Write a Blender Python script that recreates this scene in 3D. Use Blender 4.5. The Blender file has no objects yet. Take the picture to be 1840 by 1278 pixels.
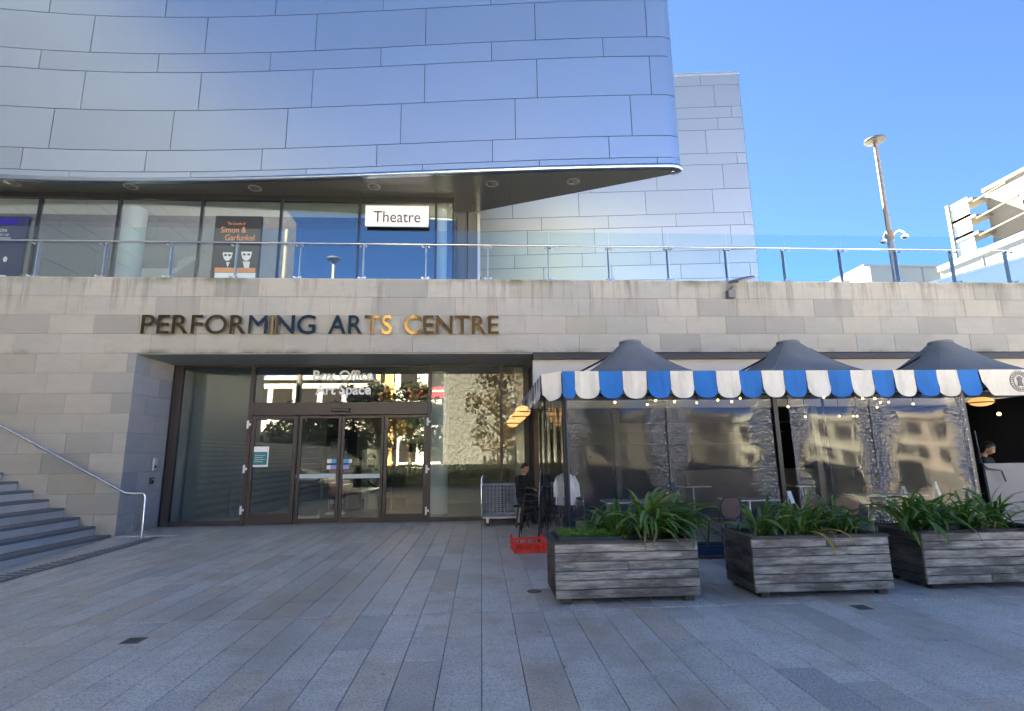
import bpy, bmesh, math, random
import numpy as np
from mathutils import Vector, Matrix
random.seed(7)
S = bpy.context.scene
C = S.collection
rad = math.radians

# ------------------------------------------------------------------ camera
EYE = 1.6
_F, _CX, _CY = 951.0, 920.0, 639.0
_dv = np.array([865 - _CX, 820 - _CY, _F]); _dv /= np.linalg.norm(_dv)
_h = np.array([1, -0.013, 0.0]); _h -= _dv * _h.dot(_dv); _h /= np.linalg.norm(_h)
_up = np.cross(_dv, _h)
if _up[1] > 0: _up = -_up
ROT = np.array([_h, _dv, _up])
cam_data = bpy.data.cameras.new('camera')
cam = bpy.data.objects.new('camera', cam_data); C.objects.link(cam)
cam_data.sensor_fit = 'HORIZONTAL'; cam_data.sensor_width = 36
cam_data.lens = 36 * _F / 1840.0
cam_data.clip_start = 0.05; cam_data.clip_end = 3000
_m = Matrix.Identity(4)
for r_ in range(3):
    _m[r_][0] = ROT[r_, 0]; _m[r_][1] = -ROT[r_, 1]; _m[r_][2] = -ROT[r_, 2]
_m[0][3], _m[1][3], _m[2][3] = 0, 0, EYE
cam.matrix_world = _m
S.camera = cam

# ------------------------------------------------------------------ light
SUN_AZ, SUN_EL = -22.0, 41.0          # azimuth from +Y towards +X, elevation
W = bpy.data.worlds.new('World'); S.world = W; W.use_nodes = True
wn = W.node_tree.nodes; wl = W.node_tree.links
bg = wn['Background']
sky = wn.new('ShaderNodeTexSky'); sky.sky_type = 'NISHITA'; sky.sun_disc = False
sky.sun_elevation = rad(SUN_EL); sky.sun_rotation = rad(SUN_AZ)
sky.air_density = 1.0; sky.dust_density = 0.3; sky.ozone_density = 8.0; sky.altitude = 15000
wl.new(sky.outputs[0], bg.inputs[0]); bg.inputs[1].default_value = 0.05
sd = bpy.data.lights.new('sun', 'SUN'); sd.energy = 5.0; sd.angle = rad(0.5); sd.color = (1.0, 0.92, 0.80)
sun = bpy.data.objects.new('sun', sd); C.objects.link(sun)
_sdir = Vector((math.sin(rad(SUN_AZ)) * math.cos(rad(SUN_EL)), math.cos(rad(SUN_AZ)) * math.cos(rad(SUN_EL)), math.sin(rad(SUN_EL))))
sun.rotation_euler = _sdir.to_track_quat('Z', 'Y').to_euler()
S.view_settings.view_transform = 'Standard'; S.view_settings.look = 'None'
S.view_settings.gamma = 1.0; S.view_settings.use_curve_mapping = False
S.view_settings.exposure = 4.9
S.view_settings.use_white_balance = True; S.view_settings.white_balance_temperature = 8000; S.view_settings.white_balance_tint = 0
S.cycles.max_bounces = 10; S.cycles.transparent_max_bounces = 16
S.cycles.diffuse_bounces = 4; S.cycles.glossy_bounces = 5
S.cycles.caustics_reflective = False; S.cycles.caustics_refractive = False
S.cycles.sample_clamp_indirect = 6.0
S.cycles.use_denoising = True

# ------------------------------------------------------------------ measuring helpers (photo pixel -> point on a known plane)
def at(x, y, Y=None, Z=None, X=None):
    d = ROT @ np.array([x - _CX, y - _CY, _F])
    t = Y / d[1] if Y is not None else ((Z - EYE) / d[2] if Z is not None else X / d[0])
    return Vector((d[0] * t, d[1] * t, EYE + d[2] * t))
def proj(p):
    c = ROT.T @ np.array([p[0], p[1], p[2] - EYE])
    return (_CX + _F * c[0] / c[2], _CY + _F * c[1] / c[2], c[2])

# ------------------------------------------------------------------ mesh helpers
class MB:
    def __init__(s): s.v = []; s.f = []; s.m = []; s.mi = 0
    def quad(s, *p):
        b = len(s.v); s.v += [tuple(q) for q in p]; s.f.append(tuple(range(b, b + len(p)))); s.m.append(s.mi); return s
    def box(s, x0, y0, z0, x1, y1, z1):
        b = len(s.v)
        s.v += [(x0,y0,z0),(x1,y0,z0),(x1,y1,z0),(x0,y1,z0),(x0,y0,z1),(x1,y0,z1),(x1,y1,z1),(x0,y1,z1)]
        for q in ((0,3,2,1),(4,5,6,7),(0,1,5,4),(1,2,6,5),(2,3,7,6),(3,0,4,7)):
            s.f.append(tuple(b + i for i in q)); s.m.append(s.mi)
        return s
    def slab(s, x0, y0, z0, x1, y1, z1, c, axis='z', neg=False):
        # box whose visible face (axis, +/-) is chamfered by c
        A = {'z': 2, 'y': 1, 'x': 0}[axis]
        lo, hi = [x0, y0, z0], [x1, y1, z1]
        o = [i for i in range(3) if i != A]
        base, top = (hi[A], lo[A]) if neg else (lo[A], hi[A])
        mid = top + (c if neg else -c)
        b = len(s.v)
        for lev, ins in ((base, 0), (mid, 0), (top, c)):
            for (sa, sb) in ((0,0),(1,0),(1,1),(0,1)):
                p = [0,0,0]; p[A] = lev
                p[o[0]] = (lo[o[0]] + ins) if sa == 0 else (hi[o[0]] - ins)
                p[o[1]] = (lo[o[1]] + ins) if sb == 0 else (hi[o[1]] - ins)
                s.v.append(tuple(p))
        fl = (neg != (A == 1))
        for l in (0, 4):
            for i in range(4):
                q = (b+l+i, b+l+(i+1)%4, b+l+4+(i+1)%4, b+l+4+i)
                s.f.append(q[::-1] if fl else q); s.m.append(s.mi)
        q = (b+8, b+9, b+10, b+11); s.f.append(q[::-1] if fl else q); s.m.append(s.mi)
        q = (b+3, b+2, b+1, b); s.f.append(q[::-1] if fl else q); s.m.append(s.mi)
        return s
    def prism(s, poly, d0, d1, axis='y'):
        # poly in the two other axes (x,z) / (x,y) / (y,z)
        def P(a, b_, d):
            return {'y': (a, d, b_), 'z': (a, b_, d), 'x': (d, a, b_)}[axis]
        n = len(poly); b = len(s.v)
        s.v += [P(a, c, d0) for a, c in poly] + [P(a, c, d1) for a, c in poly]
        s.f.append(tuple(range(b, b+n))); s.f.append(tuple(range(b+2*n-1, b+n-1, -1))); s.m += [s.mi]*2
        for i in range(n):
            j = (i+1) % n; s.f.append((b+i, b+n+i, b+n+j, b+j)); s.m.append(s.mi)
        return s
    def tube(s, pts, r, n=8, cap=True):
        pts = [Vector(p) for p in pts]; rs = r if isinstance(r, (list, tuple)) else [r]*len(pts)
        b = len(s.v); prev = None
        for i, p in enumerate(pts):
            t = (pts[min(i+1, len(pts)-1)] - pts[max(i-1, 0)]).normalized()
            if prev is None:
                a = t.orthogonal().normalized()
            else:
                a = (prev - t * prev.dot(t)).normalized()
            prev = a; c = t.cross(a)
            for k in range(n):
                th = 2*math.pi*k/n
                s.v.append(tuple(p + (a*math.cos(th) + c*math.sin(th)) * rs[i]))
        for i in range(len(pts)-1):
            for k in range(n):
                k2 = (k+1) % n
                s.f.append((b+i*n+k, b+i*n+k2, b+(i+1)*n+k2, b+(i+1)*n+k)); s.m.append(s.mi)
        if cap:
            s.f.append(tuple(b+n-1-k for k in range(n))); e = b+(len(pts)-1)*n
            s.f.append(tuple(e+k for k in range(n))); s.m += [s.mi]*2
        return s
    def lathe(s, prof, n=20, c=(0,0,0)):
        b = len(s.v)
        for r, z in prof:
            for k in range(n):
                th = 2*math.pi*k/n
                s.v.append((c[0]+max(r,1e-4)*math.cos(th), c[1]+max(r,1e-4)*math.sin(th), c[2]+z))
        for i in range(len(prof)-1):
            for k in range(n):
                k2 = (k+1) % n
                s.f.append((b+i*n+k, b+i*n+k2, b+(i+1)*n+k2, b+(i+1)*n+k)); s.m.append(s.mi)
        s.f.append(tuple(b+n-1-k for k in range(n))); e = b+(len(prof)-1)*n
        s.f.append(tuple(e+k for k in range(n))); s.m += [s.mi]*2
        return s
    def ball(s, c, r, n=10, sz=(1,1,1)):
        b = len(s.v); m = n//2
        for i in range(m+1):
            ph = math.pi*i/m
            for k in range(n):
                th = 2*math.pi*k/n
                rr = max(math.sin(ph), 1e-3)
                s.v.append((c[0]+r*sz[0]*rr*math.cos(th), c[1]+r*sz[1]*rr*math.sin(th), c[2]-r*sz[2]*math.cos(ph)))
        for i in range(m):
            for k in range(n):
                k2 = (k+1) % n
                s.f.append((b+i*n+k, b+i*n+k2, b+(i+1)*n+k2, b+(i+1)*n+k)); s.m.append(s.mi)
        return s
    def grid(s, fn, nu, nv):
        b = len(s.v)
        for j in range(nv+1):
            for i in range(nu+1): s.v.append(tuple(fn(i/nu, j/nv)))
        for j in range(nv):
            for i in range(nu):
                a = b+j*(nu+1)+i; s.f.append((a, a+1, a+nu+2, a+nu+1)); s.m.append(s.mi)
        return s
    def mesh(s, name, mat, smooth=False):
        me = bpy.data.meshes.new(name); me.from_pydata(s.v, [], s.f); me.update()
        for q in (mat if isinstance(mat, (list, tuple)) else [mat]): me.materials.append(q)
        if isinstance(mat, (list, tuple)): me.polygons.foreach_set('material_index', s.m)
        if smooth:
            me.polygons.foreach_set('use_smooth', [True]*len(me.polygons))
            if smooth != 'all':
                try: me.set_sharp_from_angle(angle=rad(40))
                except Exception: pass
        return me
    def build(s, name, mat, parent=None, smooth=False, world=True, loc=None):
        return put(name, s.mesh(name, mat, smooth), parent, world, loc)

def put(name, me, parent=None, world=True, loc=None, rot=None, scale=None):
    o = bpy.data.objects.new(name, me); C.objects.link(o)
    if parent is not None:
        o.parent = parent
    off = Vector((0,0,0))
    if parent is not None and world and parent.type == 'EMPTY': off = -Vector(parent.location)
    o.location = off + (Vector(loc) if loc is not None else Vector((0,0,0)))
    if rot is not None: o.rotation_euler = rot
    if scale is not None: o.scale = scale
    return o

def tag(o, label=None, cat=None, group=None, kind=None):
    if label: o['label'] = label
    if cat: o['category'] = cat
    if group: o['group'] = group
    if kind: o['kind'] = kind
    return o
def thing(name, label, cat, loc=(0,0,0), rotz=0, group=None):
    o = bpy.data.objects.new(name, None); C.objects.link(o)
    o.empty_display_size = 0.1
    o.location = loc; o.rotation_euler = (0, 0, rotz)
    return tag(o, label, cat, group)
def dup(root, loc, rotz=None, label=None, group=None):
    r = root.copy(); C.objects.link(r); r.location = loc
    if rotz is not None: r.rotation_euler = (0, 0, rotz)
    if label: r['label'] = label
    if group: r['group'] = group
    def kids(o, n):
        for ch in list(o.children):
            c = ch.copy(); C.objects.link(c); c.parent = n; kids(ch, c)
    kids(root, r)
    return r

def text_mesh(body, height, extrude=0.0, bold=0.0, width=None, align='LEFT', spacing=1.0, res=4):
    # lettering standing in the XZ plane, reading from -Y; returns MB with cap height `height`
    cu = bpy.data.curves.new('lettering', 'FONT'); cu.body = body; cu.size = 1; cu.extrude = extrude; cu.offset = bold
    cu.resolution_u = res; cu.space_character = spacing; cu.align_x = align
    o = bpy.data.objects.new('lettering', cu); C.objects.link(o)
    bpy.context.view_layer.update()
    me = bpy.data.meshes.new_from_object(o.evaluated_get(bpy.context.evaluated_depsgraph_get()))
    bpy.data.objects.remove(o); 
    v = [tuple(q.co) for q in me.vertices]; f = [tuple(p.vertices) for p in me.polygons]
    bpy.data.meshes.remove(me); bpy.data.curves.remove(cu)
    k = height / 0.729
    xs = [q[0] for q in v]; x0, x1 = min(xs), max(xs)
    kx = k if width is None else width / max(1e-6, (x1 - x0))
    sx = x0 if align == 'LEFT' else (x0 + x1) / 2
    mb = MB(); mb.v = [((q[0]-sx)*kx, -q[2]*1.0, q[1]*k) for q in v]; mb.f = f; mb.m = [0]*len(f)
    mb.w = (x1 - x0) * kx
    return mb
def shift(mb, d):
    mb.v = [(q[0]+d[0], q[1]+d[1], q[2]+d[2]) for q in mb.v]; return mb

# ------------------------------------------------------------------ material helpers
def mat(name, col, rough=0.6, metal=0.0, spec=0.5, **k):
    m = bpy.data.materials.new(name); m.use_nodes = True
    b = m.node_tree.nodes['Principled BSDF']
    b.inputs['Base Color'].default_value = (*col, 1); b.inputs['Roughness'].default_value = rough
    b.inputs['Metallic'].default_value = metal; b.inputs['Specular IOR Level'].default_value = spec
    if k.get('coat'): b.inputs['Coat Weight'].default_value = k['coat']
    if k.get('emit'):
        b.inputs['Emission Color'].default_value = (*k['emit'], 1); b.inputs['Emission Strength'].default_value = k['es']
    return m
class NT:
    def __init__(s, m): s.n = m.node_tree.nodes; s.l = m.node_tree.links; s.b = s.n.get('Principled BSDF')
    def N(s, t, **kw):
        n = s.n.new('ShaderNode' + t)
        for k, v in kw.items():
            if k == 'inp':
                for a, b in v.items():
                    if hasattr(b, 'is_output'): s.l.new(b, n.inputs[a])
                    else: n.inputs[a].default_value = b
            else: setattr(n, k, v)
        return n
    def L(s, a, b): s.l.new(a, b)
    def coords(s, scale=(1,1,1), kind='pos', loc=(0,0,0)):
        if kind == 'pos': src = s.N('NewGeometry').outputs['Position']
        else: src = s.N('TexCoord').outputs['Object' if kind == 'obj' else 'Generated']
        return s.N('Mapping', inp={0: src, 'Scale': scale, 'Location': loc}).outputs[0]
    def noise(s, vec, scale=5, detail=4, rough=0.55):
        return s.N('TexNoise', inp={'Vector': vec, 'Scale': scale, 'Detail': detail, 'Roughness': rough}).outputs[0]
    def ramp(s, fac, stops):
        n = s.N('ValToRGB', inp={0: fac}); e = n.color_ramp.elements
        while len(e) < len(stops): e.new(0.5)
        for q, (p, c) in zip(e, stops):
            q.position = p; q.color = (*c, 1) if len(c) == 3 else c
        return n.outputs[0]
    def rng(s, v, a, b, c, d):
        return s.N('MapRange', inp={0: v, 1: a, 2: b, 3: c, 4: d}).outputs[0]
    def mix(s, f, a, b, mode='MIX'):
        n = s.N('Mix', data_type='RGBA', blend_type=mode)
        for i, x in ((0, f), (6, a), (7, b)):
            if hasattr(x, 'is_output'): s.l.new(x, n.inputs[i])
            else: n.inputs[i].default_value = x if not isinstance(x, tuple) else ((*x, 1) if len(x) == 3 else x)
        return n.outputs[2]
    def math(s, op, a, b=0.0, clamp=False):
        n = s.N('Math', operation=op, use_clamp=clamp)
        for i, x in ((0, a), (1, b)):
            if hasattr(x, 'is_output'): s.l.new(x, n.inputs[i])
            else: n.inputs[i].default_value = x
        return n.outputs[0]
    def bump(s, h, strength=0.3, dist=0.01, normal=None):
        n = s.N('Bump', inp={'Strength': strength, 'Distance': dist, 'Height': h})
        if normal is not None: s.l.new(normal, n.inputs['Normal'])
        return n.outputs[0]
    def rand(s): return s.N('ObjectInfo').outputs['Random']
    def isl(s): return s.N('NewGeometry').outputs['Random Per Island']
    def xyz(s): return s.N('SeparateXYZ', inp={0: s.N('NewGeometry').outputs['Position']}).outputs

def mk_stone(name, base, var, moss=True, island=False):
    m = mat(name, base, 0.85, spec=0.25); t = NT(m)
    r = t.isl() if island else t.rand()
    c = t.ramp(r, [(0.0, tuple(x*(1-var) for x in base)), (0.35, base), (0.62, (base[0]*1.04, base[1]*1.0, base[2]*0.95)), (0.85, (base[0]*1.1, base[1]*1.08, base[2]*1.06)), (1.0, (base[0]*.9, base[1]*.88, base[2]*.8))])
    n1 = t.noise(t.coords((1, 1, 2.2)), 2.3, 6, .62)
    c = t.mix(t.rng(n1, .3, .72, 0, .36), c, tuple(x*.66 for x in base))
    n2 = t.noise(t.coords((5.5, 5.5, .45)), 1.0, 5, .68)           # run-off streaks
    x, y, z = t.xyz()
    if moss:
        zt = t.rng(z, 4.7, 5.8, 0, 1)
        st = t.math('MULTIPLY', t.rng(n2, .5, .74, 0, 1), zt)
        c = t.mix(t.math('MULTIPLY', st, .8, True), c, (.10, .095, .075))
        n3 = t.noise(t.coords((1, 1, 1)), 1.1, 5, .65)
        ze = t.math('MAXIMUM', t.math('MAXIMUM', t.math('MULTIPLY', t.rng(z, 4.03, 4.16, 1, 0), t.rng(z, 3.98, 4.02, 0, 1)), t.rng(z, 5.65, 5.83, 0, 1)), t.rng(z, .0, .35, .9, 0))
        zg = t.math('MULTIPLY', t.math('MULTIPLY', ze, t.rng(z, 0.0, .02, 0, 1)), t.rng(n3, .46, .66, 0, 1))
        c = t.mix(t.math('MULTIPLY', zg, .8, True), c, (.085, .09, .03))
    n4 = t.noise(t.coords((1, 1, 1)), 60, 3, .7)
    c = t.mix(t.rng(n4, .35, .7, 0, .16), c, tuple(q*.55 for q in base))
    t.L(c, t.b.inputs['Base Color'])
    t.L(t.bump(n4, .25, .004), t.b.inputs['Normal'])
    return m

def mk_paving(name, island=False, base=(.30, .315, .335)):
    m = mat(name, base, 0.6, spec=0.4); t = NT(m)
    r = t.isl() if island else t.rand()
    c = t.ramp(r, [(0, (.42,.42,.40)), (.12, (.53,.53,.50)), (.3, (.61,.605,.565)), (.5, (.65,.64,.60)), (.68, (.58,.575,.54)), (.8, (.59,.53,.44)), (.88, (.67,.66,.62)), (.95, (.57,.48,.38)), (1, (.36,.365,.36))])
    P = t.coords((1,1,1))
    sp = t.noise(P, 42, 2, .85)
    c = t.mix(t.rng(sp, .52, .58, 0, .7), c, (.22,.222,.23))
    c = t.mix(t.rng(t.noise(P, 90, 1, .5), .54, .64, 0, .6), c, (.78,.79,.79))
    big = t.noise(t.coords((1,.6,1)), .55, 5, .62)
    c = t.mix(t.rng(big, .45, .72, 0, .42), c, (.34,.315,.28))
    rust = t.noise(t.coords((1,1,1), loc=(3.1,0.4,0)), .8, 4, .6)
    c = t.mix(t.rng(rust, .54, .70, 0, .6), c, (.36,.27,.165))
    wet = t.noise(t.coords((1,.5,1), loc=(8.0,1.0,0)), .38, 6, .7)
    c = t.mix(t.rng(wet, .50, .62, 0, .38), c, (.27,.25,.22))
    gum = t.N('TexVoronoi', inp={'Vector': P, 'Scale': 2.1}).outputs['Distance']
    c = t.mix(t.rng(gum, .028, .045, .75, 0), c, (.10,.10,.10))
    gm2 = t.N('TexVoronoi', inp={'Vector': t.coords((1,1,1), loc=(5.3,2.2,0)), 'Scale': 1.3}).outputs['Distance']
    c = t.mix(t.rng(gm2, .02, .034, .6, 0), c, (.66,.65,.62))
    mid = t.noise(P, 4.5, 5, .7)
    c = t.mix(t.rng(mid, .48, .7, 0, .42), c, (.28,.27,.25))
    t.L(c, t.b.inputs['Base Color'])
    t.L(t.rng(big, .3, .7, .50, .30), t.b.inputs['Roughness'])
    t.L(t.bump(sp, .35, .004), t.b.inputs['Normal'])
    return m

def mk_steel(name, col=(.60,.62,.645), rough=.3, var=.06):
    m = mat(name, col, rough, 1.0); t = NT(m)
    r = t.rand()
    c = t.mix(r, tuple(x*(1-var) for x in col), tuple(min(1, x*(1+var*.6)) for x in col))
    n = t.noise(t.coords((.35, .35, 1.6)), 1.2, 4, .6)
    t.L(t.mix(t.rng(n, .35, .7, 0, .05), c, tuple(x*.85 for x in col)), t.b.inputs['Base Color'])
    t.L(t.bump(t.noise(t.coords((.35,.35,.5)), 1.0, 1, .5), .02, .02), t.b.inputs['Normal'])
    return m

def mk_glass(name, tint=(.80,.86,.84), base=.09, rough=0.0, blend=.35, bump=None, haze=0.0):
    m = bpy.data.materials.new(name); m.use_nodes = True; t = NT(m)
    t.n.remove(t.b); out = t.n['Material Output']
    tr = t.N('BsdfTransparent', inp={0: (*tint, 1)})
    gl = t.N('BsdfGlossy', inp={0: (.95,.97,1,1), 'Roughness': rough})
    lw = t.N('LayerWeight', inp={'Blend': .5})
    ex = None
    if bump:
        nm, ex = bump(t); t.L(nm, gl.inputs['Normal']); t.L(nm, lw.inputs['Normal'])
    fac = t.math('ADD', t.math('MULTIPLY', t.math('POWER', lw.outputs['Facing'], 5.0), 1.0-base), base, True)
    if ex is not None: fac = t.math('ADD', fac, ex, True)
    mx = t.N('MixShader', inp={0: fac, 1: tr.outputs[0], 2: gl.outputs[0]})
    if haze:
        df = t.N('BsdfDiffuse', inp={0: (.72,.71,.68,1)}); m2 = t.N('MixShader', inp={0: haze, 1: mx.outputs[0], 2: df.outputs[0]}); mx = m2
    t.L(mx.outputs[0], out.inputs[0])
    return m

def mk_wood(name, dark=(.16,.15,.13), light=(.80,.73,.62)):
    m = mat(name, light, .85, spec=.15); t = NT(m); r = t.rand()
    off = t.N('CombineXYZ', inp={0: t.math('MULTIPLY', r, 37.0), 1: t.math('MULTIPLY', r, 11.0), 2: t.math('MULTIPLY', r, 23.0)}).outputs[0]
    tc = t.N('TexCoord').outputs['Object']
    v = t.N('VectorMath', operation='ADD', inp={0: tc, 1: off}).outputs[0]
    g = t.noise(t.N('Mapping', inp={0: v, 'Scale': (1.9, 7, 15)}).outputs[0], 1.7, 8, .7)
    bl = t.noise(t.N('Mapping', inp={0: v, 'Scale': (1.4, 2, 4)}).outputs[0], 1.3, 5, .65)
    fine = t.noise(t.N('Mapping', inp={0: v, 'Scale': (3, 30, 130)}).outputs[0], 1.5, 4, .6)
    c = t.mix(t.rng(g, .33, .68, 0, 1), dark, light)
    c = t.mix(t.rng(bl, .47, .62, 0, .85), c, (.13,.12,.105))
    c = t.mix(t.rng(fine, .54, .72, 0, .6), c, (.06,.055,.05))
    c = t.mix(t.math('MULTIPLY', r, .3), c, (.24,.215,.18))
    x, y, z = t.xyz()
    gr = t.math('MULTIPLY', t.rng(z, .0, .22, .7, 0), t.rng(bl, .4, .6, .3, 1))
    c = t.mix(t.math('MULTIPLY', gr, .7, True), c, (.075,.075,.04))
    t.L(c, t.b.inputs['Base Color']); t.L(t.bump(t.math('ADD', g, fine), .5, .006), t.b.inputs['Normal'])
    return m

M = {}
M['stone'] = mk_stone('limestone', (.405,.41,.392), .24)
M['jamb'] = mk_stone('limestone_return', (.45,.45,.43), .16)
M['mortar'] = mat('joint_grey', (.13,.125,.115), .95)
M['joint'] = mat('dark_joint', (.035,.035,.037), .95)
M['pave'] = mk_paving('granite_slab'); M['pave_rest'] = mk_paving('granite_slab_rest', True)
M['step'] = mk_stone('step_granite', (.64,.63,.58), .14, False); M['nosing'] = mk_stone('nosing_granite', (.22,.225,.22), .12, False)
M['steel'] = mk_steel('brushed_steel', (.475,.585,.675), .38); M['steel2'] = mk_steel('brushed_steel_far', (.52,.53,.485), .44)
M['trim'] = mat('bright_trim', (.42,.50,.56), .26, 1.0)
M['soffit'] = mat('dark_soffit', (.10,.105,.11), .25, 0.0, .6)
M['black'] = mat('black_metal', (.012,.013,.015), .4); M['frame'] = mat('bronze_frame', (.042,.036,.038), .42, 0, .5)
M['chrome'] = mat('stainless', (.72,.73,.74), .2, 1.0); M['satin'] = mat('satin_steel', (.52,.54,.56), .34, 1.0)
M['white'] = mat('white_paint', (.80,.80,.78), .5); M['cream'] = mat('cream_render', (.62,.60,.55), .8)
M['concrete'] = mk_stone('grey_render', (.36,.35,.32), .05, False)
M['glass'] = mk_glass('facade_glass', (.86,.90,.88), .062, 0, .32)
M['glass_up'] = mk_glass('upper_glass', (.84,.90,.90), .19, 0, .40)
M['rail_glass'] = mk_glass('balustrade_glass', (.88,.95,.955), .055, 0, .30)
M['dim'] = mat('interior_wall', (.58,.55,.46), .8); M['floor_in'] = mat('interior_floor', (.48,.46,.41), .35)
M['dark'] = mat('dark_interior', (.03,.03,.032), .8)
# ================================================================== GROUND
def g(x, y):
    return -0.05 * min(max(12.6 - y, 0), 6) * min(max((-5.0 - x) / 1.9, 0), 1)
gr = MB()
gr.quad((-600,-600,-.5),(600,-600,-.5),(600,900,-.5),(-600,900,-.5)); 
tag(gr.build('ground', mat('distant_ground', (.22,.21,.20), .9)), 'flat ground stretching away around the buildings', None, None, 'structure')

plaza = thing('plaza', 'blue grey granite paving of the open plaza', 'plaza', (0, 0, 0)); del plaza['category']; plaza['kind'] = 'structure'
bed = MB()
def bedf(u, v):
    x = -7.3 + 20.6*u; y = -24 + 38.2*v
    return (x, y, g(x, y) - .014)
bed.grid(bedf, 44, 40)
bed.build('paving_bed', M['joint'], plaza)
PW, GAP = .314, .0055
slabs = []
rs = random.Random(3)
for i in range(-26, 42):
    x0 = PW * i; x1 = x0 + PW
    y = -24 + rs.random()*.6
    while y < 14.0:
        L = rs.choice((.62, .78, .93, .93, 1.1, 1.25))
        y1 = min(y + L, 14.0)
        if y < 5.93 < y1: y1 = 5.93 if 5.93 - y > .12 else y1
        if y < 5.93 and 5.93 < y1: y1 = 5.93
        if 5.75 < y1 < 5.93: y1 = 5.93
        if 13.8 < y1 < 14: y1 = 14.0
        if y1 - y > .02 and not (x0 < -6.6 and (y < 2 or y > 12.35 or x0 < -6.97 - .165*(12-y) + .13 + .032*(12-y))): slabs.append((x0, y, x1, y1))
        y = y1
def area(s):
    cx, cy = (s[0]+s[2])/2, (s[1]+s[3])/2
    if cy < 3.0: return 0
    ps = [proj((a, b, 0)) for a, b in ((s[0],s[1]),(s[2],s[1]),(s[2],s[3]),(s[0],s[3]))]
    px, py, d = proj((cx, cy, 0))
    if d < .5 or not (-60 < px < 1900 and py < 1330): return 0
    if cx > .8 and 6.1 < cy < 6.9 and cx < 6.6: return 0
    if cx > 1.2 and cy > 8.3: return 0
    A = 0
    for k in range(4):
        q, w = ps[k], ps[(k+1) % 4]; A += q[0]*w[1]-w[0]*q[1]
    return abs(A)/2
slabs.sort(key=area, reverse=True)
smesh = {}
def slab_corner(mb, s):
    x0, y0, x1, y1 = s[0]+GAP/2, s[1]+GAP/2, s[2]-GAP/2, s[3]-GAP/2
    if abs(s[3]-5.93) < .001: y1 -= .02
    dz = rs.uniform(-.0012, .0012); b = len(mb.v); c = .003
    for z, ins in ((-.03, 0), (-c, 0), (0, c)):
        for (x, y) in ((x0+ins,y0+ins),(x1-ins,y0+ins),(x1-ins,y1-ins),(x0+ins,y1-ins)):
            mb.v.append((x, y, z + g(x, y) + dz))
    for l in (0, 4):
        for k in range(4): mb.f.append((b+l+k, b+l+(k+1)%4, b+l+4+(k+1)%4, b+l+4+k)); mb.m.append(0)
    mb.f.append((b+8,b+9,b+10,b+11)); mb.m.append(0)
rest = MB()
for k, s in enumerate(slabs):
    if k < 300:
        mb = MB(); slab_corner(mb, s)
        cx, cy = (s[0]+s[2])/2, (s[1]+s[3])/2
        shift(mb, (-cx, -cy, 0)); mb.build('paving_slab', M['pave'], plaza, loc=(cx, cy, 0))
    else:
        slab_corner(rest, s)
tag(rest.build('paving_slabs', M['pave_rest'], plaza), kind='stuff')
# kerb strip between stairs and drain
kb = MB()
kb.grid(lambda u, v: (-7.95+1.4*u, 2+10.4*v, g(-7.95+1.4*u, 2+10.4*v)-.003), 28, 30)
kb.build('edge_paving', M['pave'], plaza)
def HW(y): return .10 + .032*(12-y)
def DX(y): return -6.97 - .165*(12-y)
ap = MB(); ap.box(-7.9, 12.4, -.03, -6.6, 14.0, -.0008); ap.build('threshold_slab', M['pave'], plaza)

M['grate'] = mat('grate_grey', (.42,.43,.43), .5, .3)
dr = thing('channel_drain', 'long slotted metal channel drain at the foot of the stairs', 'drain', (-6.9, 9, 0))
mb = MB(); mb2 = MB(); y = 6.6
while y < 12.25:
    ya_, yb_ = y, y + .052
    b = len(mb.v)
    ha, hb = HW(ya_), HW(yb_); P4 = [(DX(ya_)-ha, ya_), (DX(ya_)+ha, ya_), (DX(yb_)+hb, yb_), (DX(yb_)-hb, yb_)]
    mb.v += [(x, q, g(x, q)-.02) for x, q in P4] + [(x, q, g(x, q)+.016) for x, q in P4]
    for k_, q in enumerate(((4,5,6,7),(0,1,5,4),(2,3,7,6))): mb.f.append(tuple(b+i for i in q)); mb.m.append(1 if k_ else 0)  # bar sides take the dark joint colour, painting in the slot shade
    y += .10
for s_ in (-1, 1):
    mb2.grid(lambda u, v: (DX(6.6+5.7*v)+s_*(HW(6.6+5.7*v)+.013)-.014+.028*u, 6.6+5.7*v, g(DX(6.6+5.7*v), 6.6+5.7*v)+.018), 1, 20)
tag(mb.build('grate_bars', [M['grate'], M['joint']], dr), kind='stuff'); mb2.build('drain_edge', M['grate'], dr)
bt = MB(); bt.grid(lambda u, v: (DX(6.6+5.7*v)+(2*u-1)*HW(6.6+5.7*v), 6.6+5.7*v, g(DX(6.6+5.7*v), 6.6+5.7*v)+.004), 1, 20); bt.build('slot_shade', M['joint'], dr)  # dark sheet painted for the shade down in the channel
for (px, py, lab) in ((240,1152,'small dark square service plate in the paving on the open left side'), (1548,1092,'small dark square service plate in the paving in front of the planters')):
    p = at(px, py, Z=0)
    r = thing('service_plate', lab, 'floor plate', (p.x, p.y, g(p.x, p.y)), 0, 'dark service plates set in the paving')
    mb = MB(); mb.slab(-.085,-.085,-.01,.085,.085,.006,.004); mb.build('plate', M['nosing'], r, world=False)
    mb = MB()
    for k in range(5): mb.box(-.07, -.07+.03*k, .006, .07, -.06+.03*k, .009)
    mb.build('slot_ribs', M['black'], r, world=False)
p = at(960, 1063, Z=0)
r = thing('access_cap', 'small round brass coloured access cap in the paving beside the first planter', 'access cap', (p.x, p.y, 0))
MB().lathe([(.085,-.01),(.085,.004),(.075,.008),(0.001,.008)], 20).build('cap', mat('worn_brass', (.13,.11,.075), .5, .6), r, world=False)
MB().lathe([(.045,.008),(.045,.011),(.035,.011),(.03,.009)], 16).build('cap_ring', M['nosing'], r, world=False)

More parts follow.
